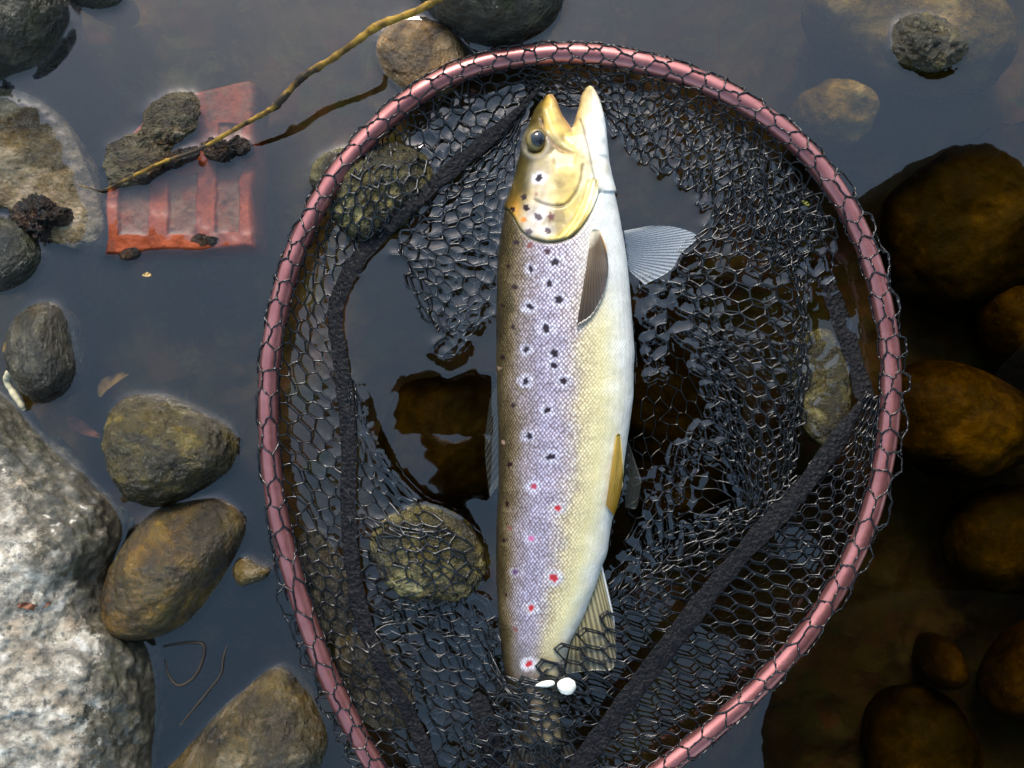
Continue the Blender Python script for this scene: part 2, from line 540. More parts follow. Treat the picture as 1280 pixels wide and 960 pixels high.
G1 = 'stones breaking the surface beside the net'
stone('boulder', 'grey mottled rounded boulder in the top left corner of the stream', 'boulder',
      [(-70, -80), (20, -70), (70, -40), (84, 0), (84, 25), (72, 55), (45, 82), (10, 96), (-40, 105), (-90, 60)], 0.045, M['grey'], 0.0, 0.06, seed=11, group=G1, amp=0.06, freq=28)
stone('stone', 'sliver of a dark stone at the top edge, just right of the corner boulder', 'stone',
      [(80, -40), (130, -40), (156, -14), (150, 5), (125, 12), (100, 8), (82, -5)], 0.012, M['dark'], 0.0, 0.05, seed=12, group=G1, n=(80, 40))
stone('boulder', 'large dark grey rounded boulder at the top edge above the net hoop', 'boulder',
      [(515, -30), (560, -80), (640, -95), (700, -60), (706, -10), (697, 22), (670, 46), (632, 60), (600, 56), (565, 40), (535, 15)], 0.05, M['dark'], 0.0, 0.06, seed=13, group=G1, amp=0.05, n=(200, 90), freq=25, fine=0.02)
stone('stone', 'tan smooth stone with a dark wet rim between the twig and the net hoop', 'stone',
      [(470, 62), (480, 40), (505, 28), (540, 30), (566, 44), (583, 72), (580, 98), (560, 118), (525, 128), (495, 108), (478, 90)], 0.016, M['tan'], -0.004, 0.05, e=0.6, amp=0.02, seed=14, group=G1, apex=(8, 0))
stone('stone_slab', 'large flat tan slab barely awash at the left edge below the corner boulder', 'stone',
      [(-60, 100), (0, 108), (40, 118), (80, 150), (105, 200), (124, 250), (128, 290), (100, 312), (70, 296), (50, 270), (0, 262), (-60, 260)], 0.010, M['slab'], -0.004, 0.05, e=0.42, amp=0.035, fine=0.022, freq=36, seed=15, group=G1, n=(220, 100), ridge=0.05, apex=(-30, 10))
stone('moss_clump', 'dark purplish clump of moss lying on the lower edge of the tan slab', 'moss',
      [(14, 262), (30, 246), (52, 250), (70, 256), (90, 262), (88, 280), (70, 284), (58, 300), (40, 296), (22, 280)], 0.008, M['mossclump'], 0.003, 0.01, amp=0.22, freq=130, fine=0.11, seed=16, n=(130, 60))
stone('stone', 'dark olive rounded stone under the moss clump at the left edge', 'stone',
      [(-40, 290), (0, 272), (28, 280), (46, 296), (52, 322), (40, 346), (14, 362), (-20, 366), (-50, 340)], 0.022, M['dark'], 0.0, 0.05, seed=17, group=G1, amp=0.03)
stone('stone', 'wet dark grey upright oval stone with a pale stem against its left side', 'stone',
      [(18, 425), (28, 396), (48, 380), (70, 380), (84, 400), (90, 430), (95, 462), (84, 488), (60, 503), (40, 498), (26, 476), (16, 450)], 0.026, M['wet'], 0.0, 0.05, seed=18, group=G1, amp=0.05, freq=40, fine=0.02)
stone('stone', 'rounded triangular olive stone above the oval one left of the net', 'stone',
      [(137, 545), (140, 515), (158, 496), (190, 492), (225, 503), (262, 520), (288, 536), (299, 556), (292, 582), (268, 604), (236, 622), (205, 633), (172, 622), (150, 590)], 0.036, M['moss'], 0.0, 0.05, seed=19, group=G1, amp=0.075, n=(260, 130), freq=24, fine=0.03, apex=(-6, 0), ridge=0.05)
stone('stone', 'smooth brown oval stone tilted beside the granite boulder left of the net', 'stone',
      [(134, 745), (146, 705), (170, 662), (200, 634), (235, 626), (268, 622), (296, 634), (309, 658), (298, 690), (276, 728), (250, 762), (218, 788), (180, 798), (150, 786)], 0.040, M['oval'], 0.0, 0.05, seed=20, group=G1, amp=0.05, n=(260, 130), freq=20, fine=0.018, apex=(-8, 8), ridge=0.07)
stone('pebble', 'small pointed brown pebble touching the left side of the net hoop', 'pebble',
      [(292, 714), (297, 702), (308, 697), (322, 706), (338, 712), (334, 722), (318, 728), (302, 731)], 0.010, M['brownstone'], 0.0, 0.04, seed=21, n=(80, 44), group=G1, amp=0.08, freq=120)
stone('stone', 'blocky mossy brown stone at the bottom edge left of the net', 'stone',
      [(196, 985), (230, 938), (262, 904), (300, 868), (335, 838), (358, 836), (382, 862), (400, 890), (411, 922), (404, 950), (380, 1000), (330, 1040), (240, 1040)], 0.040, M['brownstone'], 0.0, 0.05, seed=22, group=G1, amp=0.05, n=(220, 110), freq=22, fine=0.018, ridge=0.06)
stone('stone', 'mossy green stone tip breaking the surface at the top right', 'stone',
      [(1112, 50), (1120, 28), (1150, 20), (1180, 24), (1204, 46), (1207, 66), (1190, 84), (1165, 92), (1140, 84), (1118, 72)], 0.014, M['moss'], 0.0, 0.03, seed=23, group=G1, amp=0.14, freq=55, fine=0.05, ridge=0.12, n=(150, 80))
stone('sunken_stone', 'pale sunken stone spreading under the mossy tip at the top right', 'stone',
      [(1000, 10), (1050, -20), (1150, -30), (1230, 0), (1256, 60), (1230, 110), (1160, 124), (1090, 100), (1030, 60)], 0.046, M['palesub'], -0.050, 0.03, e=0.7, seed=24, amp=0.10, freq=28, solid=False, apex=(10, 4))
stone('sunken_stone', 'small pale sunken stone right of the net hoop below the mossy tip', 'stone',
      [(985, 150), (1000, 118), (1040, 106), (1080, 122), (1092, 150), (1075, 178), (1035, 188), (1000, 180)], 0.036, M['palesub'], -0.042, 0.03, e=0.8, seed=25, amp=0.16, freq=40, solid=False)

def granite_damp(V):
    px, py = pxof(V)
    # distance (px) to the water side of the boulder
    edge = np.interp(py, [480, 500, 560, 620, 700, 800, 960, 1100], [-20, 20, 80, 140, 150, 190, 192, 190])
    d = edge - px
    wdt = np.interp(py, [480, 560, 620, 700, 800, 960], [270, 220, 140, 100, 90, 110])
    return np.clip(1.26 - (d - 0.1 * wdt) / wdt, 0, 1.4)
stone('granite_boulder', 'big pale speckled granite boulder at the lower left with a dark mossy edge', 'boulder',
      [(-170, 480), (-80, 470), (-20, 478), (12, 500), (50, 545), (100, 592), (140, 630), (153, 668), (138, 712), (142, 750), (168, 784), (188, 820), (195, 870), (192, 930), (182, 1000), (140, 1090), (0, 1140), (-170, 1080)],
      0.060, M['granite'], 0.0, 0.06, e=0.5, seed=26, group=G1, amp=0.018, n=(420, 220), freq=16, fine=0.022, damp=granite_damp, apex=(-40, 10), center=(-20, 800))

GRI = len(SOLIDS) - 1
# stones inside the hoop and below it
G2 = 'stones inside the landing net'
stone('stone', 'yellowish wet stone under the netting at the upper left of the hoop', 'stone',
      [(388, 222), (392, 206), (404, 195), (425, 188), (455, 183), (490, 180), (520, 186), (538, 206), (542, 236), (522, 266), (490, 290), (458, 302), (428, 290), (404, 258), (392, 240)], 0.016, M['netstone'], 0.0, 0.05, seed=30, group=G2, amp=0.06, freq=45, fine=0.03, n=(160, 80))
stone('stone', 'wet speckled stone under the netting left of the trout tail', 'stone',
      [(462, 680), (480, 648), (510, 634), (545, 636), (580, 652), (602, 682), (608, 716), (590, 740), (555, 752), (510, 748), (478, 724)], 0.014, M['netstone'], -0.001, 0.05, seed=31, group=G2, amp=0.05, freq=45, fine=0.03, n=(160, 80))
stone('stone', 'brown stone beneath the left side of the net hoop beside the black tape', 'stone',
      [(366, 690), (376, 668), (396, 662), (420, 684), (440, 720), (446, 770), (430, 800), (400, 790), (378, 750)], 0.004, M['wet'], 0.0, 0.05, seed=32, group=G2, amp=0.06, freq=60, n=(110, 60))
stone('stone', 'grey brown stone beneath the netting at the lower left of the hoop', 'stone',
      [(420, 800), (450, 792), (490, 815), (512, 850), (520, 890), (496, 915), (460, 905), (430, 860)], 0.005, M['wet'], 0.0, 0.05, seed=33, group=G2, amp=0.06, freq=60, n=(110, 60))
stone('stone', 'amber wet stone in the gap of the netting at the right of the hoop', 'stone',
      [(996, 440), (1010, 418), (1035, 412), (1056, 440), (1064, 490), (1058, 540), (1030, 556), (1002, 530), (990, 480)], 0.006, M['netstone'], -0.0052, 0.05, seed=34, group=G2, amp=0.06, freq=50, n=(130, 70))
G3 = 'sunken stones in the brown water on the right'
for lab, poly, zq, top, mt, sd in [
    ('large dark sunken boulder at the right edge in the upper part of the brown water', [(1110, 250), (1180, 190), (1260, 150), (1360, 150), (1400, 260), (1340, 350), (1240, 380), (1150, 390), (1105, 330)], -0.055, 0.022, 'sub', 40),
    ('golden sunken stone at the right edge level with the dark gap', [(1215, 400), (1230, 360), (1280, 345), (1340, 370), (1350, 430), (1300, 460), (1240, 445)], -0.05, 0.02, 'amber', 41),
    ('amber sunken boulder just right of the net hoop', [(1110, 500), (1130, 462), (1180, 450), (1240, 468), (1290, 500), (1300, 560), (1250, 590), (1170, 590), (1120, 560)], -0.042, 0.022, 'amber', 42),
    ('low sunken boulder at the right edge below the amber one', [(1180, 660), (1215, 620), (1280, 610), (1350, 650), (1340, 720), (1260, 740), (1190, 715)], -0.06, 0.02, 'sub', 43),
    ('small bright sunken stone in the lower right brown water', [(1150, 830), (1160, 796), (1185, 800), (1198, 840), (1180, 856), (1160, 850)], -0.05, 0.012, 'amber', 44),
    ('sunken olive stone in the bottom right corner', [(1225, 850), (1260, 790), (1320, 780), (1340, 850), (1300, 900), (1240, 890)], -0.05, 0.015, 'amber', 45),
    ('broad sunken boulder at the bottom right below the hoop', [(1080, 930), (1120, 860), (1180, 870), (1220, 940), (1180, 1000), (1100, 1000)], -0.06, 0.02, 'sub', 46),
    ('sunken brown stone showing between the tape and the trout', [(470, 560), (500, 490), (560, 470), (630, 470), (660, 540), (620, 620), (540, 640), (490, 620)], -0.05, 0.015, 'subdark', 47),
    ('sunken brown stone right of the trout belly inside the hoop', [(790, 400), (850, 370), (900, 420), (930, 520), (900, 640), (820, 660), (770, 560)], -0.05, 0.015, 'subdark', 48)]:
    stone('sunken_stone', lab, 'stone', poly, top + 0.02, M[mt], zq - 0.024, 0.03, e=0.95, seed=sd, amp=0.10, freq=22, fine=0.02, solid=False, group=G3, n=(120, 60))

# ------------------------------------------------------------------ brick with its cells
def zbrick(px, py):
    return 0.0034 - 0.0022 * (px - 132) / 186 - 0.0135 * (318 - py) / 226
brick = thing('perforated_brick', 'orange red brick with open cells, half sunken and silted, under the twig', 'brick', W(225, 210, -0.03))
def in_poly(px, py, poly):
    poly = np.asarray(poly, float)
    c = np.zeros(px.shape, bool)
    for (x1, y1), (x2, y2) in zip(poly, np.roll(poly, -1, 0)):
        k = (y1 > py) != (y2 > py)
        c ^= k & (px < (x2 - x1) * (py - y1) / (y2 - y1 + 1e-12) + x1)
    return c
def poly_dist(px, py, poly):
    d = np.full(px.shape, 1e9)
    poly = np.asarray(poly, float)
    for a, b in zip(poly, np.roll(poly, -1, 0)):
        ab = b - a
        t = np.clip(((px - a[0]) * ab[0] + (py - a[1]) * ab[1]) / (ab @ ab + 1e-12), 0, 1)
        d = np.minimum(d, np.hypot(px - a[0] - t * ab[0], py - a[1] - t * ab[1]))
    return d
def build_brick():
    # plan: u from the left edge, v from the lower edge, both warped so that the outline is worn and its top left corner broken
    nu, nv = 200, 230
    u, v = np.meshgrid(np.linspace(0, 1, nu), np.linspace(0, 1, nv), indexing='ij')
    left = 131 + 2.0 * np.sin(v * 9) + 0 * u
    right = 317 - 5 * v + 1.5 * np.sin(v * 14 + 1)
    x = left + (right - left) * u
    bottom = 319 - 7 * u + 1.5 * np.sin(u * 12)
    topy = np.interp(u, [0, 0.08, 0.25, 0.42, 0.6, 0.85, 0.95, 1], [186, 176, 140, 118, 106, 94, 91, 96])
    y = bottom + (topy - bottom) * v
    Pn = np.stack([x, y, 0 * x], -1)
    # rounded outer edge
    ed = np.minimum(np.minimum(u * 186, (1 - u) * 186), np.minimum(v * 200, (1 - v) * 200))
    z = zbrick(x, y) - 0.0045 * (1 - np.clip(ed / 7, 0, 1)) ** 2.2
    cells = [(148, 185, 210, 294), (209, 244, 214, 294), (268, 298, 150, 291)]
    rec = np.zeros_like(x)
    wx_ = x + 1.6 * fbm(Pn, 0.06, 5, 3); wy_ = y + 1.6 * fbm(Pn, 0.06, 6, 3)
    for x0, x1, y0, y1 in cells:
        dx = np.minimum(wx_ - x0, x1 - wx_); dy = np.minimum(wy_ - y0, y1 - wy_)
        rec = np.maximum(rec, sstep(-1.2, 2.2, np.minimum(dx, dy)))
    z = z - 0.0030 * rec + 0.0006 * fbm(Pn, 0.07, 8, 4) + 0.0009 * rec * fbm(Pn, 0.05, 9, 4)
    V = W(x, y, 0.0); V[..., 2] = z
    V = V.reshape(-1, 3)
    F = grid_faces(nu, nv)
    idx = np.arange(nu * nv).reshape(nu, nv)
    rim = np.r_[idx[0, :], idx[1:, -1], idx[-1, ::-1][1:], idx[::-1, 0][1:-1]]
    low = V[rim].copy(); low[:, 2] -= 0.03
    k = len(V); nb = len(rim); r1 = np.arange(nb); r2 = (r1 + 1) % nb
    F = np.vstack([F, np.stack([rim[r1], rim[r2], k + r2, k + r1], -1)])
    ob = mesh_obj('body', np.vstack([V, low]), F, M['brick'], brick, origin=np.array(brick.location))
    a = ob.data.attributes.new('silt', 'FLOAT', 'POINT')
    dust = 0.62 * sstep(0.35, 0.8, v) * sstep(0.3, 0.7, u)
    a.data.foreach_set('value', np.r_[np.maximum(rec, dust).ravel(), np.zeros(nb)].astype(np.float32))
    solid_add(np.vstack([V, low]), F)
build_brick()
stone('mud_mound', 'grey brown mound of silt heaped on the upper left of the brick', 'mud',
      [(131, 205), (136, 184), (160, 172), (178, 158), (178, 140), (195, 124), (222, 114), (246, 120), (250, 140), (244, 162), (226, 176), (214, 190), (206, 214), (170, 232), (140, 232)], 0.006, M['silt'], 0.001, 0.012, e=0.5, amp=0.10, freq=80, fine=0.06, seed=50, n=(170, 70), center=(190, 172), ridge=0.1)
stone('moss_clump', 'small dark clump of moss caught between the twig and the brick rib', 'moss',
      [(256, 182), (270, 174), (286, 178), (298, 172), (312, 180), (308, 194), (292, 196), (280, 204), (264, 198)], 0.006, M['mossclump'], 0.001, 0.012, amp=0.22, freq=160, fine=0.11, seed=51, n=(130, 60))
stone('moss_clump', 'dark strip of moss along the front of the silt mound under the twig', 'moss',
      [(164, 226), (176, 212), (200, 200), (224, 188), (244, 184), (246, 196), (226, 206), (200, 216), (180, 230)], 0.005, M['mossclump'], 0.003, 0.01, amp=0.2, freq=170, fine=0.11, seed=52, n=(150, 50), center=(204, 207))
stone('moss_clump', 'dark crumb of debris stuck on the lower left edge of the brick', 'moss',
      [(150, 318), (158, 312), (172, 311), (176, 318), (166, 325), (154, 325)], 0.003, M['mossclump'], 0.002, 0.006, amp=0.2, freq=220, fine=0.12, seed=53, n=(70, 34))
stone('moss_clump', 'dark crumb of debris on the brick frame below its right rib', 'moss',
      [(238, 300), (250, 292), (262, 296), (274, 298), (268, 306), (250, 308)], 0.002, M['mossclump'], 0.0005, 0.006, amp=0.2, freq=220, fine=0.12, seed=54, n=(70, 34))

# ------------------------------------------------------------------ twig
tw = np.array([(98, 231, 0.5), (112, 235, 1.5), (128, 238, 3), (150, 228, 7), (175, 216, 11), (205, 202, 14), (250, 186, 18), (296, 160, 22), (333, 140, 26), (352, 124, 29), (376, 98, 34), (396, 85, 37), (420, 70, 41), (448, 50, 46), (466, 36, 49), (482, 28, 51), (520, 14, 56), (552, -4, 62), (600, -30, 70), (660, -56, 80)], float)
twp = catmull(tw, 240)
PT = W(twp[:, 0], twp[:, 1], 0.0)
PT = np.stack([np.array(W(a, b, c / 1000)) for a, b, c in twp])
tr_ = np.interp(twp[:, 0], [98, 112, 128, 150, 200, 300, 350, 450, 550, 660], [0.0003, 0.0006, 0.0010, 0.0013, 0.0017, 0.0019, 0.0027, 0.0028, 0.0031, 0.0034])
for kx, kw, ka in [(352, 5, .5), (376, 6, .35), (398, 4, .5), (470, 7, .55), (452, 4, .25), (300, 5, .2), (486, 5, .4), (420, 4, .3)]:
    tr_ = tr_ * (1 + 0.7 * ka * np.exp(-((twp[:, 0] - kx) / kw) ** 2))
tr_ = tr_ * (1 + 0.08 * vnoise(PT, 300, 4))
V_, F_ = tube(PT, tr_ * 0.68, 12)
V_ = V_ + 0.0003 * np.stack([vnoise(V_, 500, q) for q in (1, 2, 3)], -1)
twig = mesh_obj('twig', V_, F_, M['bark'])
tag(twig, 'knobbly yellow brown twig slanting from the brick up to the top edge', 'twig')
stone('bud', None, None, [(346, 128), (352, 132), (344, 138), (338, 140), (332, 142), (338, 132)], 0.002, M['mossclump'], 0.024, 0.002, amp=0.1, n=(30, 16), solid=False)
bud = bpy.data.objects['bud']; bud.parent = twig

def strand(name, pts, r, mat, label, cat, n=60, group=None, sides=8, jit=0.0004):
    p = catmull(np.asarray(pts, float), n)
    P = np.stack([np.array(W(a, b, c / 1000)) for a, b, c in p])
    rr = r * (1 - 0.35 * np.linspace(-1, 1, n) ** 4)
    rr = rr * (1 + 0.15 * vnoise(P, 400, 5))
    v, f = tube(P, rr, sides)
    o = mesh_obj(name, v, f, mat)
    return tag(o, label, cat, group)
M['stem'] = simple('pale_stem', L4(196, 186, 152), 0.5, 0, 0.2, 0.25, 200)
M['root'] = simple('branch_reflection', L4(40, 32, 22), 0.7, 0, 0, 0.3, 200)  # dark strands modelled in place of an overhead branch's reflection in the water
strand('plant_stem', [(34, 457, 20), (22, 459, 17), (12, 466, 12), (9, 476, 8), (16, 490, 6), (25, 504, 5), (30, 512, 3)], 0.0022, M['stem'], 'pale bent plant stem lying against the wet dark grey stone', 'stem')
strand('branch_reflection', [(204, 808, .2), (232, 804, .4), (254, 806, .4), (253, 826, .4), (242, 847, .4), (224, 857, .3), (212, 846, .1), (206, 824, -.4)], 0.0010, M['root'], 'dark hooked strand standing in for a branch reflection on the water below the oval stone', 'root')
strand('branch_reflection', [(284, 806, -.5), (279, 824, .3), (276, 843, .4), (262, 862, .4), (246, 882, .3), (226, 906, -.4)], 0.0008, M['root'], 'thin straight dark strand standing in for a branch reflection above the blocky mossy stone', 'root')
M['orange'] = simple('orange_leaf', L4(112, 64, 36), 0.6, 0, 0, 0.35, 150)
M['redleaf'] = simple('red_leaf', L4(112, 70, 52), 0.8, 0, 0, 0.35, 150, spec=0.05)
M['tanleaf'] = simple('tan_leaf', L4(112, 90, 52), 0.8, 0, 0, 0.35, 150, spec=0.05)
M['yleaf'] = simple('yellow_leaf', L4(170, 138, 84), 0.5, 0, 0, 0.3, 150)
gb_ = BVHTree.FromPolygons([tuple(v) for v in SOLIDS[GRI][0]], [tuple(int(q) for q in f) for f in SOLIDS[GRI][1]])
def granite_z(px, py):
    z = 0.05
    for _ in range(3):
        p = W(px, py, z)
        h = gb_.ray_cast(Vector((p[0], p[1], 0.3)), Vector((0, 0, -1)))
        if h[0] is None: return 0.05
        z = h[0].z
    return z + 0.001
def leaf(name, pts, z, mat, label, cat, curl=0.001, group=None, zfun=None):
    P = np.asarray(pts, float)      # spine px with width
    n, m = 24, 9
    sp = catmull(P, n)
    t = np.gradient(sp[:, :2], axis=0); t /= np.linalg.norm(t, axis=1)[:, None]
    nrm = np.stack([-t[:, 1], t[:, 0]], -1)
    V = []
    for a in range(n):
        for b in np.linspace(-1, 1, m):
            q = sp[a, :2] + nrm[a] * sp[a, 2] * b
            zz = z + curl * (b * b) + curl * 0.7 * math.sin(a * 0.7 + 2 * b)
            if zfun: zz += zfun(q[0], q[1])
            V.append(W(q[0], q[1], zz))
    V = np.array(V)
    F = grid_faces(n, m)
    Vb = V.copy(); Vb[:, 2] -= 0.0005
    F2 = F[:, ::-1] + len(V)
    ob = mesh_obj(name, np.vstack([V, Vb]), np.vstack([F, F2]), mat)
    return tag(ob, label, cat, group)
leaf('leaf', [(124, 496, 2), (130, 482, 7), (142, 474, 6), (160, 466, 2)], -0.020, M['tanleaf'], 'tan curled leaf under water above the triangular olive stone', 'leaf')
leaf('leaf', [(84, 522, 3), (94, 530, 8), (108, 538, 6), (126, 546, 2)], -0.018, M['redleaf'], 'reddish leaf under water between the granite boulder and triangular stone', 'leaf')
leaf('leaf', [(178, 344, 1), (184, 343, 3), (189, 344, 1)], 0.0004, M['yleaf'], 'tiny pale leaf scrap floating below the brick', 'leaf', 0.0003)
leaf('leaf', [(6, 442, 4), (12, 434, 8), (18, 428, 5)], 0.016, M['yleaf'], 'yellow leaf scrap at the left side of the wet dark grey stone', 'leaf')
leaf('leaf', [(22, 757, 2), (32, 757, 4), (48, 760, 3), (66, 752, 1)], 0.0, M['orange'], 'orange brown leaf scrap lying on the white face of the granite boulder', 'leaf', 0.0008, zfun=granite_z)
stone('pebble', 'tiny reddish pebble on the edge of the granite boulder', 'pebble', [(132, 790), (137, 784), (143, 788), (142, 795), (135, 797)], 0.004, M['brick'], 0.012, 0.004, seed=60, n=(40, 22), amp=0.1, freq=200)

# ------------------------------------------------------------------ brown trout
OUT_Y = [108, 122, 135, 160, 190, 225, 255, 280, 320, 380, 450, 520, 600, 660, 720, 780, 830, 860, 900, 940]
OUT_L = [684, 679, 668, 658, 650, 641, 632, 627, 622, 620, 620, 622, 623, 620, 620, 623, 628, 636, 645, 650]
RY = [110, 125, 160, 200, 240, 280, 320, 380, 440, 500, 545, 590, 630, 650, 690, 705, 730, 770, 800, 840, 870, 900, 940]
RX = [740, 748, 757, 761, 767, 775, 782, 788, 792, 790, 784, 778, 771, 764, 758, 752, 744, 728, 713, 702, 698, 700, 704]
TY = [160, 180, 220, 280, 340, 420, 520, 620, 700, 760, 820, 870, 940]
TT = [11, 14, 20, 25, 28, 30, 30, 28, 24, 19, 14, 11, 8]
Lf = lambda y: np.interp(y, OUT_Y, OUT_L)
Rf = lambda y: np.interp(y, RY, RX)
ZC = 0.004
def sect(y, xl, xr, T, m=48, zc=ZC, pw=0.85):
    th = np.linspace(0, 2 * np.pi, m, endpoint=False)
    c, s = np.cos(th), np.sin(th)
    cx, hw = (xl + xr) / 2, (xr - xl) / 2
    x = cx + hw * np.sign(c) * np.abs(c) ** pw
    s_ = (x - xl) / (xr - xl + 1e-9)
    z = zc + T * np.sign(s) * np.abs(s) ** 0.95 + (s_ - 0.5) * 0.006
    P = W(x, np.full_like(x, y), ZC)
    P[:, 2] = z
    return P
def loft(rows, m=48):
    V = np.vstack([sect(*r_, m=m) for r_ in rows])
    F = grid_faces(len(rows), m, False, True).tolist()
    F.append(list(range(m))[::-1]); F.append([(len(rows) - 1) * m + q for q in range(m)])
    return V, F
rows = []
for y in np.r_[163, 166, 170, np.arange(176, 930, 7)]:
    T = np.interp(y, TY, TT) / 1000
    l, r_ = Lf(y), Rf(y)
    if y < 176:
        q = (176 - y) / 13; l += 6 * q; r_ -= 6 * q; T *= 1 - 0.5 * q
    rows.append((y, l, r_, T))
A1 = loft(rows)
uj = [(119, 682, 688, 2.0), (121, 680, 691, 4), (125, 678, 693.5, 6), (130, 672, 696, 7.5), (138, 667, 699, 9), (148, 663, 704, 10.5), (158, 659, 711, 12), (168, 655, 717, 13), (180, 653, 716, 14), (200, 650, 714, 15), (215, 652, 705, 10)]
lj = [(108.5, 732, 737, 1.5), (111, 730, 740.5, 3.5), (116, 727.5, 744, 5), (124, 725.5, 748, 6.5), (136, 722.5, 752, 8), (148, 719, 755, 9.5), (160, 714.5, 757, 11), (172, 711, 758, 12), (185, 712, 759, 13), (200, 712, 760, 15), (215, 716, 758, 10)]
A2 = loft([(y, a, b, t / 1000) for y, a, b, t in uj])
A3 = loft([(y, a, b, t / 1000) for y, a, b, t in lj])
V_, F_ = [], []
for v, f in (A1, A2, A3):
    F_ += [[q + sum(len(x) for x in V_) for q in ff] for ff in f]
    V_.append(v)
tmp = mesh_obj('trout_tmp', np.vstack(V_), F_, None)
md = tmp.modifiers.new('r', 'REMESH'); md.mode = 'VOXEL'; md.voxel_size = 0.0006
ms = tmp.modifiers.new('s', 'SMOOTH'); ms.factor = 0.5; ms.iterations = 7
dg = bpy.context.evaluated_depsgraph_get()
ev = tmp.evaluated_get(dg)
me = ev.to_mesh()
nv = len(me.vertices)
FV = np.empty(nv * 3, np.float32); me.vertices.foreach_get('co', FV); FV = FV.reshape(-1, 3).astype(float)
FN = np.empty(nv * 3, np.float32); me.vertices.foreach_get('normal', FN); FN = FN.reshape(-1, 3).astype(float)
FP = np.empty(len(me.loops), np.int32); me.loops.foreach_get('vertex_index', FP)
lt = np.empty(len(me.polygons), np.int32); me.polygons.foreach_get('loop_total', lt)
FF = FP.reshape(-1, 4) if (lt == 4).all() else None
ev.to_mesh_clear()
bpy.data.objects.remove(tmp)
fk = K * (H - ZC) / H
X, Y = FV[:, 0] / fk + 640, 480 - FV[:, 1] / fk      # photo pixels on the fish's mid plane
S = (X - Lf(Y)) / (Rf(Y) - Lf(Y))
YM = Y.copy()
_ft = K * (H - FV[:, 2]) / H                              # where a point of the raised flank shows in the photo
X, Y = FV[:, 0] / _ft + 640, 480 - FV[:, 1] / _ft
def pdist(poly, n=80):
    P = catmull(poly, n)
    d = np.full(nv, 1e9)
    for a, b in zip(P[:-1], P[1:]):
        ab = b - a
        t = np.clip(((X - a[0]) * ab[0] + (Y - a[1]) * ab[1]) / (ab @ ab), 0, 1)
        d = np.minimum(d, np.hypot(X - a[0] - t * ab[0], Y - a[1] - t * ab[1]))
    return d
top = FV[:, 2] > ZC - 0.012
OPER = [(634, 262), (641, 270), (651, 288), (665, 298), (686, 303), (710, 298), (727, 284), (741, 262), (750, 240)]
op_y = np.interp(X, [p[0] for p in OPER], [p[1] for p in OPER])
head = 1 - sstep(-1.5, 1.5, Y - op_y)            # 1 on the head side of the gill cover
dop = pdist(OPER)
dpre = pdist([(669, 250), (684, 256), (703, 257), (716, 246), (725, 228), (729, 206)])
dmax_ = pdist([(682, 138), (690, 160), (701, 178), (716, 190)])
dmax2 = pdist([(676, 148), (682, 168), (698, 184), (716, 192)])
br = [pdist([(706, 298), (722, 276), (734, 250), (742, 224)]), pdist([(699, 296), (716, 276), (729, 250), (736, 226)]), pdist([(715, 296), (729, 276), (741, 250), (747, 226)])]
djaw = pdist([(725, 150), (735, 180), (742, 215), (752, 250)])
disp = 0.0012 * head * np.exp(-(np.clip(Y - op_y, -99, 0) / 16) ** 2)
disp -= 0.0011 * np.exp(-(dop / 2.2) ** 2)
disp -= 0.0008 * np.exp(-(dpre / 2.0) ** 2)
disp += 0.0010 * np.exp(-(dmax_ / 4.0) ** 2) - 0.0010 * np.exp(-(dmax2 / 2.0) ** 2)
for b in br: disp -= 0.0006 * np.exp(-(b / 1.3) ** 2)
disp -= 0.0006 * np.exp(-(djaw / 1.8) ** 2)
deye = np.hypot((X - 670) / 1.0, (Y - 180) / 1.12)
disp += 0.0010 * np.exp(-((deye - 16) / 4) ** 2) - 0.003 * np.exp(-(deye / 10) ** 4)
disp += 0.0002 * fbm(FV, 90, 2, 3)
FV = FV + FN * (disp * top)[:, None]

def rmp(t, stops):
    xs = [s[0] for s in stops]
    return np.stack([np.interp(t, xs, [s[1][k] for s in stops]) for k in range(3)], -1)
nz = fbm(FV, 120, 5, 4)
nz2 = fbm(FV, 40, 9, 3)
Sb = S + 0.035 * nz2 + 0.02 * nz
body = rmp(Sb, [(0, (58, 48, 24)), (.06, (84, 72, 40)), (.12, (122, 106, 78)), (.20, (152, 142, 142)), (.32, (172, 166, 186)), (.44, (184, 178, 196)), (.53, (204, 196, 190)), (.62, (220, 208, 166)), (.74, (226, 216, 166)), (.84, (232, 228, 200)), (.92, (236, 236, 228)), (1, (232, 234, 230))])
front = rmp(Sb, [(0, (58, 48, 24)), (.07, (86, 74, 42)), (.14, (124, 108, 80)), (.23, (158, 148, 148)), (.36, (178, 172, 190)), (.50, (196, 190, 202)), (.62, (218, 212, 204)), (.72, (228, 226, 214)), (.84, (234, 236, 230)), (1, (234, 236, 232))])
wf = (1 - sstep(330, 430, Y))[:, None]
col = body * (1 - wf) + front * wf
tail = sstep(760, 900, Y)[:, None]
col = col * (1 - tail) + tail * rmp(S, [(0, (52, 44, 30)), (.5, (110, 98, 78)), (1, (128, 118, 92))])
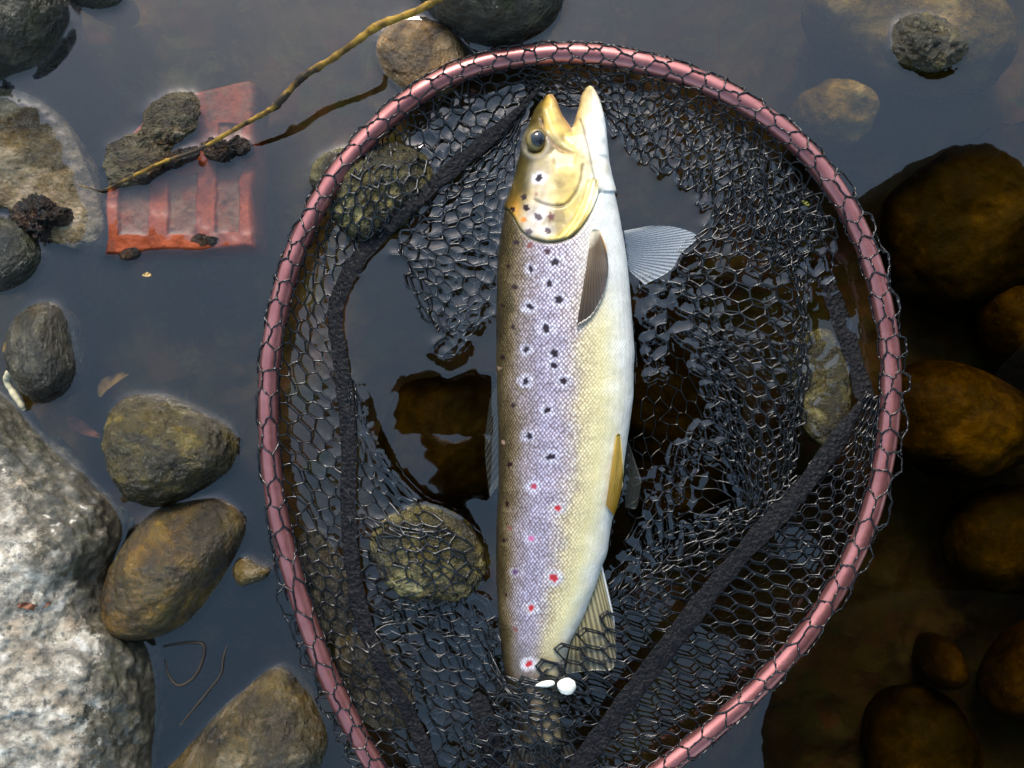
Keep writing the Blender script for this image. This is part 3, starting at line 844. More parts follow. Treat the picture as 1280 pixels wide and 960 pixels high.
# head colours
hd = rmp(Sb, [(0, (54, 46, 20)), (.15, (74, 62, 28)), (.25, (140, 114, 56)), (.34, (174, 158, 122)), (.46, (190, 164, 92)), (.60, (206, 178, 100)), (.70, (216, 196, 142)), (.80, (230, 224, 204)), (.9, (234, 235, 228)), (1, (232, 234, 230))])
opc = np.exp(-(((X - 672) / 26) ** 2 + ((Y - 272) / 26) ** 2) ** 2)[:, None]
hd = hd * (1 - 0.75 * opc) + 0.75 * opc * np.array((206, 196, 192))
m1 = sstep(-0.1, 0.7, fbm(FV, 75, 61, 4))[:, None] * sstep(0.12, 0.3, S)[:, None]
hd = hd * (1 - 0.42 * m1) + 0.42 * m1 * np.array((206, 190, 160))
m2 = sstep(0.15, 0.8, fbm(FV, 130, 67, 4))[:, None] * (1 - sstep(0.45, 0.75, S))[:, None]
hd = hd * (1 - 0.5 * m2) + 0.5 * m2 * np.array((112, 92, 52))
gold = np.exp(-(((X - 645) / 9) ** 2 + ((Y - 262) / 20) ** 2))[:, None]
hd = hd * (1 - 0.7 * gold) + 0.7 * gold * np.array((186, 128, 36))
pale = np.exp(-(((X - 672) / 14) ** 2 + ((Y - 222) / 24) ** 2) ** 2)[:, None]
hd = hd * (1 - 0.6 * pale) + 0.6 * pale * np.array((176, 166, 152))
bs = sum(np.exp(-(b / 2.6) ** 2) for b in br)[:, None]
hd = hd * (1 - np.clip(0.5 * bs, 0, .8)) + np.clip(0.5 * bs, 0, .8) * np.array((224, 190, 84))
upj = (sstep(0, 6, 716 - X) * sstep(0, 30, 185 - Y))[:, None]
su = (X - Lf(Y)) / (np.interp(Y, [119, 130, 148, 168, 200], [688, 696, 704, 717, 716]) - Lf(Y))
hd = hd * (1 - upj) + upj * rmp(su, [(0, (66, 56, 26)), (.25, (98, 80, 34)), (.45, (166, 134, 58)), (.7, (206, 172, 88)), (1, (186, 150, 88))])
loj = (sstep(0, 3, X - 717) * sstep(0, 40, 215 - Y))[:, None]
sl_ = (X - np.interp(Y, [110, 125, 148, 172, 215], [730, 725, 719, 712, 716])) / 38
hd = hd * (1 - loj) + loj * rmp(sl_, [(0, (206, 176, 104)), (.25, (220, 200, 150)), (.45, (222, 204, 178)), (.7, (232, 228, 214)), (1, (232, 234, 230))])
mx_ = np.exp(-(dmax_ / 3.5) ** 2)[:, None]
hd = hd * (1 - 0.6 * mx_) + 0.6 * mx_ * np.array((222, 200, 140))
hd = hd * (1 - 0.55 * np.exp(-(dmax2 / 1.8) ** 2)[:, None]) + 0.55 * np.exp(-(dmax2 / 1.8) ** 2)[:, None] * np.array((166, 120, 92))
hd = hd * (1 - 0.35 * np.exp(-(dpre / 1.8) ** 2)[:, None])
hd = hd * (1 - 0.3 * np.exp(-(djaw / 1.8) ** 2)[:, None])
nos = np.exp(-(((X - 677) / 2.2) ** 2 + ((Y - 151) / 3.0) ** 2))[:, None]
hd = hd * (1 - 0.85 * nos) + 0.85 * nos * np.array((40, 32, 20))
lipu = np.exp(-((X - np.interp(Y, [119, 130, 148, 158, 170], [688, 696, 704, 711, 716])) / 1.8) ** 2)[:, None] * (sstep(178, 160, Y) * sstep(0, 3, 718 - X))[:, None]
lipl = np.exp(-((X - np.interp(Y, [110, 124, 148, 160, 172], [731, 725.5, 719, 714.5, 712])) / 2.0) ** 2)[:, None] * (sstep(175, 158, Y) * sstep(-8, 0, X - 717))[:, None]
hd = hd * (1 - 0.5 * lipu) + 0.5 * lipu * np.array((150, 104, 76))
hd = hd * (1 - 0.45 * lipl) + 0.45 * lipl * np.array((176, 130, 108))
er = np.exp(-((deye - 15) / 4.5) ** 2)[:, None] * 0.7
hd = hd * (1 - er) + er * np.array((140, 132, 120))
hm = head[:, None]
col = col * (1 - hm) + hd * hm
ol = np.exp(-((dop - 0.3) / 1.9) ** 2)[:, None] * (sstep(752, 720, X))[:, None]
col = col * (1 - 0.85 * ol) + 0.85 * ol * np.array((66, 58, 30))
col = col * (1 + 0.06 * nz[:, None])
# spots: x, y, radius, kind
SP = [(674, 222, 5.2, 'h'), (655, 246, 4.4, 'k'), (658, 260, 4.8, 'k'), (673, 271, 5, 'g'), (689, 271, 4.6, 'b'), (685, 289, 5, 'p'), (662, 290, 4.6, 'g'), (655, 275, 4, 'o'), (642, 262, 4, 'k'), (670, 243, 3.4, 'f'),
      (645, 303, 4.2, 'k'), (662, 307, 4.4, 'b'), (684, 315, 4.6, 'w'), (694, 328, 5.6, 'h'), (664, 336, 5.2, 'h'), (635, 333, 3.8, 'k'), (643, 359, 4.2, 'k'), (687, 354, 6, 'H'), (699, 375, 5.4, 'H'), (662, 383, 5.2, 'H'), (628, 382, 2.8, 'k'),
      (641, 409, 4.2, 'k'), (683, 411, 6, 'H'), (658, 437, 4.8, 'H'), (693, 442, 5.6, 'h'), (628, 447, 3.8, 'k'), (693, 457, 4.6, 'h'), (657, 477, 5.2, 'H'), (704, 476, 5, 'H'), (641, 507, 4, 'k'), (684, 513, 5, 'H'), (662, 545, 5.2, 'h'), (637, 581, 3.6, 'k'), (688, 571, 5.2, 'H'),
      (667, 608, 5, 'r'), (697, 635, 5, 'R'), (634, 630, 3.8, 'k'), (664, 673, 5.2, 'v'), (630, 676, 3, 'k'), (644, 715, 4, 'v2'), (692, 722, 5.6, 'R'), (664, 760, 5.4, 'R'), (644, 787, 4, 'b'), (661, 830, 5.2, 'R'), (632, 744, 3, 'k'), (629, 553, 3, 'f'), (624, 460, 2.6, 'f'), (637, 660, 3, 'b'), (626, 420, 2.4, 'k')]
KC = {'k': (34, 16, 14), 'h': (34, 24, 32), 'H': (34, 24, 32), 'g': (84, 72, 76), 'b': (112, 66, 62), 'p': (62, 44, 54), 'o': (190, 106, 40), 'f': (150, 120, 100), 'w': (62, 40, 44), 'r': (150, 56, 74), 'R': (168, 44, 52), 'v': (176, 96, 138), 'v2': (84, 56, 88)}
rs = np.random.RandomState(5)
spot_m = np.zeros(nv)
for x, y, r_, kd in SP:
    sel = (np.abs(X - x) < 30) & (np.abs(Y - y) < 24) & top
    dx, dy = X[sel] - x, Y[sel] - y
    a = rs.uniform(0, 3.14); el = rs.uniform(0.8, 1.25)
    dx_, dy_ = dx / 1.15, dy * 1.05
    u_, v_ = (dx * math.cos(a) + dy * math.sin(a)) * el, (-dx * math.sin(a) + dy * math.cos(a)) / el
    q = np.hypot(u_, v_)
    r_ = r_ * rs.uniform(0.85, 1.12)
    q = q + 1.2 * vnoise(FV[sel], 700, 11) + 0.45 * np.sin(5 * np.arctan2(v_, u_) + a)
    halo = {'H': 0.85, 'h': 0.6, 'R': 0.95, 'r': 0.8, 'v': 0.6, 'v2': 0.35, 'g': 0.25, 'p': 0.3}.get(kd, 0.0)
    c0 = col[sel]
    qh = np.hypot(dx / 1.3, dy) + 1.6 * vnoise(FV[sel], 420, 13)
    hw_ = halo * (1 - sstep(r_ * 1.1, r_ * 2.3, qh))[:, None]
    c0 = c0 * (1 - hw_) + hw_ * np.array((218, 220, 238) if kd != 'R' else (236, 234, 240))
    m_ = (1 - sstep(r_ * 0.58, r_ * 1.08, q))[:, None]
    spot_m[sel] = np.maximum(spot_m[sel], m_[:, 0])
    col[sel] = c0 * (1 - m_) + m_ * np.array(KC[kd])
fish = thing('trout', 'brown trout lying on its side with open mouth and spotted flank in the net', 'fish', W(700, 500, -0.02))
def trout_mat():
    n = N('trout_skin')
    at = n.n('Attribute', attribute_name='skin')
    sc = n.n('Attribute', attribute_name='scale_uv')
    mk = n.n('Attribute', attribute_name='scaled')
    vo = n.vor(sc.outputs['Vector'], 1.0, 'F1', 0.34)
    d = vo.outputs['Distance']
    pat = n.maprange(d, 0.18, 0.62, 1.0, 0.0)
    m = mk.outputs['Fac']
    dk = n.mix(1.0, at.outputs['Color'], (0.32, 0.25, 0.23, 1), 'MULTIPLY')
    lt_ = n.mix(1.0, at.outputs['Color'], (1.22, 1.22, 1.26, 1), 'MULTIPLY')
    vr = n.n('SeparateColor'); n.set(vr.inputs[0], vo.outputs['Color'])
    lt2 = n.mix(n.math('MULTIPLY', vr.outputs[0], 0.35), lt_, dk)
    sc_col = n.mix(pat, dk, lt2)
    c = n.mix(m, at.outputs['Color'], sc_col)
    b = n.bump(n.math('MULTIPLY', pat, m), 0.6, 0.0005)
    v = n.coord()
    fz = n.noise(v, 500, 4, 0.6)
    b = n.bump(fz, 0.25, 0.0003, b)
    n.principled(Base_Color=c, Roughness=n.maprange(fz, 0.3, 0.7, 0.28, 0.42), Normal=b, Specular_IOR_Level=0.18, Coat_Weight=0.14, Coat_Roughness=0.06, Metallic=n.math('MULTIPLY', m, 0.1))
    return n.m
M['skin'] = trout_mat()
body_ob = mesh_obj('body', FV, FF, M['skin'], fish, origin=np.array(fish.location))
a_ = body_ob.data.color_attributes.new('skin', 'FLOAT_COLOR', 'POINT')
hv_ = (1 + 0.14 * head * fbm(FV, 160, 31, 4))[:, None]
col = col * hv_
col = 255 * np.minimum(col, 255 * 0.995).clip(0) ** 1.0 / 255
col = col * (0.95 - 0.06 * sstep(170, 240, col.mean(1)))[:, None]
cc = np.clip(np.concatenate([lin(np.clip(col, 0, 255)), np.ones((nv, 1))], 1), 0, 1)
a_.data.foreach_set('color', cc.astype(np.float32).ravel())
# scale coordinates: along the flank and round its girth, rotated 45 degrees
arc = np.arcsin(np.clip(2 * S - 1, -1, 1)) * 0.5 + 0.5
girth = arc * np.interp(YM, TY, [60 + t * 4 for t in TT]) + 1.2 * nz2
su_, sv_ = YM / 4.3, girth / 3.9
suv = np.stack([(su_ + sv_) * 0.7071, (su_ - sv_) * 0.7071, su_ * 0], -1)
a_ = body_ob.data.attributes.new('scale_uv', 'FLOAT_VECTOR', 'POINT')
a_.data.foreach_set('vector', suv.astype(np.float32).ravel())
scm = (1 - head) * sstep(0, 6, Y - op_y) * (0.95 - 0.72 * sstep(0.5, 0.82, S)) * (1 - 0.6 * tail[:, 0])
a_ = body_ob.data.attributes.new('scaled', 'FLOAT', 'POINT')
scm = scm * (1 - spot_m)
a_.data.foreach_set('value', scm.astype(np.float32))
solid_add(FV, FF)
fish_bvh = BVHTree.FromPolygons(FV.tolist(), FF.tolist())
def fish_z(x, y):
    h = fish_bvh.ray_cast(Vector((x, y, 0.3)), Vector((0, 0, -1)))
    return h[0].z if h[0] is not None else None
# eye
def ball(name, c, r, mat, parent, sq=(1, 1, 1), n=24):
    th = np.linspace(0, 2 * np.pi, n * 2, endpoint=False); ph = np.linspace(-np.pi / 2, np.pi / 2, n)
    Xb = np.cos(th)[:, None] * np.cos(ph)[None]; Yb = np.sin(th)[:, None] * np.cos(ph)[None]; Zb = np.sin(ph)[None] + 0 * Xb
    V = np.stack([Xb * sq[0], Yb * sq[1], Zb * sq[2]], -1).reshape(-1, 3) * r + np.asarray(c)
    return mesh_obj(name, V, grid_faces(2 * n, n, True, False), mat, parent, origin=np.array(fish.location) if parent is fish else None)
pe = W(670, 180, ZC)
ze = fish_z(W(684, 196, ZC)[0], W(684, 196, ZC)[1]) or 0.015
M['iris'] = simple('iris', L4(110, 92, 44), 0.3, 0.2, 0.3, 0.35, 300)
M['cornea'] = simple('pupil', (0.012, 0.014, 0.018, 1), 0.1, 0, 0.3, 0.3, 300, 0.0)
eye = ball('eye', (pe[0], pe[1], ze - 0.0042), 0.0068, M['iris'], fish, (1, 1.1, 0.66))
pup = ball('pupil', (pe[0] + 0.0006, pe[1] - 0.0003, ze - 0.0016), 0.0046, M['cornea'], None, (1, 1.08, 0.62))
pup.parent = eye; pup.location = -fish.location
# fins
def fin_mat(name, base, tip, edge, alpha=1.0, stripes=0.5, gloss=0.3, root=None, freq=88.0, bmp=0.4):
    n = N(name)
    uv = n.n('Attribute', attribute_name='fin')
    sp = n.n('SeparateXYZ'); n.set(sp.inputs[0], uv.outputs['Vector'])
    r_, t_ = sp.outputs[0], sp.outputs[1]
    v = n.coord()
    c = n.mix(t_, base, tip)
    if root is not None: c = n.mix(n.maprange(n.math('ADD', t_, n.math('MULTIPLY', n.noise(v, 180, 3), 0.15)), 0.08, 0.30, 1.0, 0.0), c, root)
    st = n.math('SINE', n.math('MULTIPLY', r_, freq))
    nz_ = n.noise(v, 300, 4, 0.6)
    k_ = n.maprange(n.math('ADD', st, n.math('MULTIPLY', nz_, 1.2)), -0.6, 1.6, 1 - stripes, 1 + stripes * 0.6)
    c = n.mix(1.0, c, n.n('CombineColor', Red=k_, Green=k_, Blue=k_).outputs[0], 'MULTIPLY')
    ed = n.ramp(r_, [(0.0, BLK), (0.90, BLK), (0.97, WHT)])
    c = n.mix(ed, c, edge)
    p = n.principled(Base_Color=c, Roughness=gloss, Normal=n.bump(st, bmp, 0.0004), Coat_Weight=0.4, Coat_Roughness=0.1)
    if alpha < 1:
        n.set(p.inputs['Alpha'], n.maprange(n.math('ADD', st, n.math('MULTIPLY', t_, -0.6)), -1.2, 1.0, alpha * 0.45, min(1, alpha * 1.4)))
    return n.m
def fin(name, base, tip, zb, zt, mat, nr=50, nl=26, over=False, wav=0.0006, parent=fish, ribs=14):
    B, T_ = catmull(base, nr), catmull(tip, nr)
    V, UV = [], []
    for a in range(nr):
        for b in range(nl):
            t = b / (nl - 1)
            p = B[a] * (1 - t) + T_[a] * t
            z = zb * (1 - t) + zt * t + wav * math.sin(a / (nr - 1) * ribs * 6.283) * t * 0.35 + wav * math.sin(a * 0.11 + t * 3)
            q = W(p[0], p[1], z)
            if over:
                zz = fish_z(q[0], q[1])
                if zz is not None: q[2] = zz + 0.0006 + 0.0022 * t + z
            V.append(q); UV.append((a / (nr - 1), t, 0))
    V = np.array(V); UV = np.array(UV)
    th = 0.0004
    Vb = V - np.array((0, 0, th * 2))
    F = grid_faces(nr, nl)
    nn_ = len(V)
    F2 = F[:, ::-1] + nn_
    idx = np.arange(nn_).reshape(nr, nl)
    rim = np.r_[idx[0, :], idx[1:, -1], idx[-1, ::-1][1:], idx[::-1, 0][1:-1]]
    rn = np.roll(rim, -1)
    FR = np.stack([rim, rn, rn + nn_, rim + nn_], -1)[:, ::-1]
    ob = mesh_obj(name, np.vstack([V, Vb]), np.vstack([F, F2, FR]), mat, parent, origin=np.array(parent.location))
    a_ = ob.data.attributes.new('fin', 'FLOAT_VECTOR', 'POINT')
    a_.data.foreach_set('vector', np.vstack([UV, UV]).astype(np.float32).ravel())
    return ob
M['fin_dark'] = fin_mat('fin_brown', L4(96, 72, 38), L4(38, 26, 10), L4(176, 128, 60), 1.0, 0.4, root=L4(206, 196, 170))
M['fin_ochre'] = fin_mat('fin_ochre', L4(196, 160, 70), L4(150, 112, 24), L4(222, 206, 160), 1.0, 0.25)
M['fin_anal'] = fin_mat('fin_grey', L4(150, 140, 104), L4(110, 106, 88), L4(196, 200, 200), 0.85, 0.28, freq=80.0, bmp=0.15)
M['fin_clear'] = fin_mat('fin_clear', L4(120, 134, 150), L4(190, 198, 206), L4(220, 222, 222), 0.28, 0.16, freq=150.0, bmp=0.05)
M['fin_water'] = fin_mat('fin_under_water', L4(64, 66, 60), L4(60, 64, 62), L4(100, 104, 104), 0.4, 0.3)
M['fin_tail'] = fin_mat('fin_tail', L4(70, 60, 44), L4(58, 50, 38), L4(50, 44, 34), 0.95, 0.4)
tag(fin('pectoral_fin', [(735, 297), (739, 296), (744, 297)], [(716, 413), (734, 400), (748, 374), (754, 344), (752, 318)], 0.0, 0.0, M['fin_dark'], over=True), 'dark brown pectoral fin lying on the flank')
tag(fin('pectoral_fin', [(784, 336), (783, 312), (780, 288)], [(806, 356), (838, 338), (852, 316), (872, 296), (846, 284), (812, 282)], 0.000, 0.0018, M['fin_clear'], nr=90, wav=0.0002, ribs=30), 'clear whitish pectoral fin spread out beyond the belly')
tag(fin('pelvic_fin', [(764, 542), (767, 539), (770, 541)], [(752, 624), (768, 640), (779, 606)], 0.0, 0.0, M['fin_ochre'], over=True), 'ochre pelvic fin')
tag(fin('pelvic_fin', [(776, 560), (780, 552), (785, 550)], [(782, 634), (796, 634), (802, 600)], -0.003, -0.003, M['fin_water']), 'greyish pelvic fin under water')
fin('anal_fin', [(713, 806), (728, 772), (744, 732), (753, 706)], [(706, 842), (740, 838), (768, 832), (768, 772)], 0.010, 0.006, M['fin_anal'], nr=90, wav=0.0003, ribs=20)
fin('dorsal_fin', [(626, 470), (626, 520), (626, 600)], [(612, 500), (606, 560), (612, 622)], -0.008, -0.006, M['fin_water'])
fin('tail_fin', [(652, 900), (672, 905), (700, 900)], [(622, 985), (678, 965), (738, 985)], 0.005, 0.002, M['fin_tail'], nr=60)

# ------------------------------------------------------------------ landing net
_v, _f, _o = [], [], 0
for v, f in SOLIDS:
    _v.append(v); _f.append(np.asarray(f) + _o); _o += len(v)
ALLV, ALLF = np.vstack(_v), np.vstack(_f)
solid_bvh = BVHTree.FromPolygons(ALLV.tolist(), ALLF.tolist())
STV, STF = np.vstack(_v[:-1]), np.vstack(_f[:-1])
stone_bvh = BVHTree.FromPolygons(STV.tolist(), STF.tolist())
DOWN = Vector((0, 0, -1))
def solid_z(x, y, fish_too=True):
    h = (solid_bvh if fish_too else stone_bvh).ray_cast(Vector((x, y, 0.3)), DOWN)
    return h[0].z if h[0] is not None else -1.0

ZH, RH = 0.013, 0.0061
HOOP = [(640, 1078), (560, 1052), (506, 1010), (468, 956), (437, 900), (404, 830), (374, 745), (351, 660), (338, 570), (336, 480), (344, 410), (360, 342), (385, 280), (416, 226), (456, 176), (500, 134), (550, 101), (600, 81), (650, 71), (700, 67), (750, 69), (800, 78), (860, 95), (920, 123), (975, 160), (1020, 204), (1060, 262), (1088, 325), (1105, 390), (1113, 450), (1113, 510), (1104, 580), (1084, 655), (1050, 728), (1008, 792), (955, 852), (895, 908), (830, 960), (770, 1010), (710, 1056)]
hp = catmull(HOOP, 420, True)
HP = W(hp[:, 0], hp[:, 1], ZH)
net = thing('landing_net', 'landing net with pink metal hoop and black rubber mesh holding the trout', 'net', (HP[:, 0].mean(), HP[:, 1].mean(), 0))
NORG = np.array(net.location)
def closed_tube(P, r, sides):
    T = np.roll(P, -1, 0) - np.roll(P, 1, 0)
    T /= np.linalg.norm(T, axis=1)[:, None]
    A = np.stack([T[:, 1], -T[:, 0], 0 * T[:, 0]], -1)
    A /= np.linalg.norm(A, axis=1)[:, None]
    B = np.array([0, 0, 1.0])[None]
    th = np.linspace(0, 2 * np.pi, sides, endpoint=False)
    return P, A, th, (P[:, None] + r * (np.cos(th)[None, :, None] * A[:, None] + np.sin(th)[None, :, None] * B[:, None]))
_, HA, _, HV = closed_tube(HP, RH, 24)
mesh_obj('hoop', HV.reshape(-1, 3), grid_faces(len(HP), 24, True, True), M['hoop'], net, origin=NORG)
hv, hf = tube([W(640, 1076, ZH), W(636, 1150, ZH), W(626, 1300, ZH + .004), W(610, 1480, ZH + .012)], [0.013, 0.016, 0.015, 0.017], 20)
mesh_obj('handle', hv, hf, M['tape'], net, origin=NORG)
# outward direction of the hoop in the plane
ctr = HP.mean(0)
sgn = np.sign(((HP - ctr) * HA).sum(1))[:, None]
HOUT = HA * sgn

CORDS = []      # (p0, p1) pairs
def hexlat(n, m):
    """honeycomb on the unit square: n cells across u, m rows along v; nodes and edges"""
    nodes, idx, edges = [], {}, []
    for j in range(m + 1):
        for i in range(2 * n + 1):
            y = j * 1.5 + (0.25 if (i + j) % 2 == 0 else -0.25)
            idx[(i, j)] = len(nodes)
            nodes.append((i / (2 * n), y / (1.5 * m)))
    for j in range(m + 1):
        for i in range(2 * n + 1):
            if i < 2 * n: edges.append((idx[(i, j)], idx[(i + 1, j)]))
            if (i + j) % 2 == 0 and j < m: edges.append((idx[(i, j)], idx[(i, j + 1)]))
    return np.array(nodes), np.array(edges)

def interp_grid(G, u, v):
    """Catmull-Rom over a control grid G[nv][nu][3]"""
    G = np.asarray(G, float)
    def basis(t, n):
        t = np.clip(t, -0.02, 1.02) * (n - 1)
        i = np.clip(np.floor(t).astype(int), 0, n - 2)
        f = t - i
        wts = np.stack([-0.5 * f + f ** 2 - 0.5 * f ** 3, 1 - 2.5 * f ** 2 + 1.5 * f ** 3, 0.5 * f + 2 * f ** 2 - 1.5 * f ** 3, -0.5 * f ** 2 + 0.5 * f ** 3], -1)
        return i, wts
    nv_, nu_ = G.shape[:2]
    E = np.empty((nv_ + 2, nu_ + 2, 3))
    E[1:-1, 1:-1] = G
    E[0, 1:-1] = 2 * G[0] - G[1]; E[-1, 1:-1] = 2 * G[-1] - G[-2]
    E[:, 0] = 2 * E[:, 1] - E[:, 2]; E[:, -1] = 2 * E[:, -2] - E[:, -3]
    iu, wu = basis(u, nu_); iv, wv = basis(v, nv_)
    out = 0
    for a in range(4):
        for b in range(4):
            out = out + (wv[:, a] * wu[:, b])[:, None] * E[iv + a, iu + b]
    return out

def net_patch(G, n, m, seed=0, fold=6.0, jit=1.6, zf=2.5, drape=True, swap=False, off=(0, 0, 0), wl=70.0, drop=0.0, lift=None, fish_too=False):
    lift = lift or (2.4 if fish_too else 1.0)
    """hexagonal netting over a control grid in photo pixels and millimetres"""
    nd, ed = hexlat(n, m)
    rs_ = np.random.RandomState(seed)
    u, v = nd[:, 0], nd[:, 1]
    P = interp_grid(G, u, v)
    Q = np.stack([P[:, 0], P[:, 1], np.full(len(P), seed * 37.0)], -1)
    P[:, 0] += fold * fbm(Q, 1 / wl, seed, 3) + rs_.normal(0, jit, len(P)) + off[0]
    P[:, 1] += fold * fbm(Q, 1 / wl, seed + 5, 3) + rs_.normal(0, jit, len(P)) + off[1]
    P[:, 2] += zf * fbm(Q, 1 / wl, seed + 9, 3) + rs_.normal(0, 0.35, len(P)) + off[2]
    X3 = W(P[:, 0], P[:, 1], P[:, 2] / 1000)
    if drape:
        for k in range(len(X3)):
            z = solid_z(X3[k, 0], X3[k, 1], fish_too)
            if fish_too:      # stretched over what it covers instead of clinging to its sides
                z = max([z] + [solid_z(X3[k, 0] + 0.007 * dx_, X3[k, 1] + 0.007 * dy_) - 0.0015 for dx_, dy_ in ((1, 0), (-1, 0), (0, 1), (0, -1), (.7, .7), (-.7, .7), (.7, -.7), (-.7, -.7))])
            if z > -0.006 and X3[k, 2] < z + 0.0008 * lift:
                X3[k] = W(P[k, 0], P[k, 1], z + 0.0009 * lift)
    for a, b in ed:
        if drop and rs_.rand() < drop: continue
        CORDS.append((X3[a], X3[b]))

# netting wrapped round the hoop
def wrap():
    nd, ed = hexlat(4, 104)
    rs_ = np.random.RandomState(3)
    uu = np.mod(nd[:, 0], 0.9999)
    key = (np.round(uu * 8).astype(int) % 8) * 1000 + np.round(nd[:, 1] * 104 * 4).astype(int)
    _, inv = np.unique(key, return_inverse=True)
    r1, r2 = rs_.normal(0, 1, inv.max() + 1)[inv], rs_.normal(0, 1, inv.max() + 1)[inv]
    fi = np.mod(nd[:, 1], 1.0) * len(HP)
    i0 = np.floor(fi).astype(int) % len(HP); f = (fi - np.floor(fi))[:, None]
    c = HP[i0] * (1 - f) + HP[(i0 + 1) % len(HP)] * f
    o = HOUT[i0] * (1 - f) + HOUT[(i0 + 1) % len(HP)] * f
    o /= np.linalg.norm(o, axis=1)[:, None]
    px_ = c[:, 0] / K + 640; py_ = 480 - c[:, 1] / K
    ang = 2 * np.pi * nd[:, 0] + 0.5 * fbm(c, 14, 7, 2) + 0.10 * r1 + 0.12 * np.pi
    bulge = 0.0034 * sstep(900, 1060, px_) * sstep(180, 260, py_) * sstep(820, 640, py_) + 0.0060 * sstep(640, 760, py_) * sstep(640, 420, px_) + 0.0008
    cs, sn = np.cos(ang), np.sin(ang)
    ro = RH + 0.0006
    drop_ = 0.0022 * np.clip(cs, 0, 1) * np.clip(-sn + 0.4, 0, 1)
    tg = np.stack([-o[:, 1], o[:, 0], 0 * o[:, 0]], -1)
    P = c + o * (cs * (ro + bulge * np.clip(cs, 0, 1) ** 2 * (1 + 0.15 * r2)))[:, None] + np.array([0, 0, 1.0]) * (sn * ro)[:, None]
    P = P + tg * (r1 * 0.0006 + 0.0030 * fbm(c, 25, 7, 2))[:, None]
    for a, b in ed:
        pa, pb = P[a], P[b]
        mid = (pa + pb) / 2
        ci = (c[a] + c[b]) / 2
        d = mid - ci
        tt = tg[a] + tg[b]; tt /= np.linalg.norm(tt) + 1e-9
        d = d - tt * (d @ tt)
        ln = np.linalg.norm(d)
        if ln < RH + 0.0005:
            mid = mid + d / max(ln, 1e-6) * (RH + 0.0005 - ln)
        CORDS.append((pa, mid)); CORDS.append((mid, pb))
wrap()

def band(A, B, za, zb, mids=((0.5, None),), n=10, rise=None):
    """control grid between two polylines (px); za/zb in mm; mids: (fraction, z); rise: extra z of the far side along the band"""
    A, B = resample(A, n), resample(B, n)
    rows_ = []
    for q, (a, b) in enumerate(zip(A, B)):
        up = 0.0 if rise is None else float(np.interp(q / (n - 1), rise[0], rise[1]))
        r_ = [(a[0], a[1], za)]
        for f, z in mids:
            r_.append((a[0] * (1 - f) + b[0] * f, a[1] * (1 - f) + b[1] * f, ((za + zb) / 2 if z is None else z) + up * max(0, f - 0.3)))
        r_.append((b[0], b[1], zb + up))
        rows_.append(r_)
    return rows_

TAPE_L = [(672, 112), (640, 146), (602, 180), (560, 216), (520, 250), (478, 290), (444, 330), (424, 370), (419, 400), (424, 440), (432, 500), (436, 560), (436, 640), (440, 700), (452, 770), (480, 840), (510, 890), (540, 960), (560, 1010)]
HL = [(668, 80), (600, 96), (555, 114), (505, 148), (462, 190), (425, 240), (394, 300), (370, 350), (354, 410), (347, 480), (349, 570), (362, 655), (385, 745), (415, 830), (448, 900), (480, 956), (516, 1006)]
net_patch(band(HL, TAPE_L, 8, 3, ((0.35, 3.5), (0.7, 1.5)), 14), 4, 58, 21, 4, 1.5, 1.0)
net_patch(band(HL[:7], TAPE_L[:8], 6, 1, ((0.5, -1),), 8), 4, 22, 22, 8, 1.3, 1.5, wl=100)
# between the tape and the trout's head
CL = [(672, 118), (640, 156), (602, 190), (560, 226), (524, 262), (500, 300), (505, 345), (530, 400)]
CR = [(662, 128), (650, 165), (642, 205), (632, 245), (626, 285), (622, 325), (612, 370), (580, 415)]
net_patch(band(CL, CR, 4, 1.0, ((0.5, 2),), 8), 5, 17, 23, 5, 1.0, 1.5, wl=100)
net_patch(band(CL, CR, 2, -1.5, ((0.5, -1),), 8), 5, 17, 24, 9, 1.2, 1.5, wl=100, off=(6, 5, 0))
net_patch([[(540, 385, 0), (580, 380, 0.5), (612, 370, 0)], [(545, 415, 0), (570, 415, .8), (588, 410, 0)], [(545, 440, -0.5), (560, 442, 0), (580, 440, -0.5)]], 2, 3, 25, 4, 2, 0.6)
# folds along the top and the top right of the hoop
DL = [(655, 84), (700, 84), (760, 88), (820, 100), (880, 122), (930, 152), (975, 190), (1012, 236), (1040, 282)]
DR = [(668, 116), (705, 122), (752, 150), (786, 190), (822, 218), (862, 236), (884, 270), (930, 318), (985, 330)]
net_patch(band(DL, DR, 8, 2, ((0.5, 4),), 10), 4, 25, 26, 7, 1.0, 2.0, wl=110)
net_patch(band(DL, DR, 7, 0, ((0.4, 1), (0.7, 3)), 10), 4, 25, 27, 20, 1.2, 2.5, wl=120)
net_patch(band(DL[3:], [(812, 210), (870, 250), (900, 280), (950, 320), (1000, 350), (1030, 360)], 4, 0, ((0.5, 1),), 8), 4, 17, 29, 14, 1.2, 1.5, wl=100)
net_patch(band(DL[1:], DR[1:], 1, 0, ((0.5, 0.3),), 10), 5, 24, 71, 10, 1.0, 0.5, wl=110)  # extra layer at the waterline, added to darken the water behind the folds
net_patch(band(CL[:6], CR[:6], 0.3, 0, ((0.5, 0.2),), 8), 4, 14, 64, 10, 1.0, 0.5, wl=110, off=(-6, 9, 0))  # added surface layer that darkens the water between tape and head
net_patch([[(465, 775, 0), (540, 770, 0.2), (616, 780, 0)], [(500, 850, 0), (560, 850, 0.3), (622, 850, 0)], [(550, 980, 0), (620, 980, 0.3), (690, 980, 0)]], 6, 10, 72, 10, 1.0, 0.5, wl=110)  # added surface layer that darkens the water at the lower left
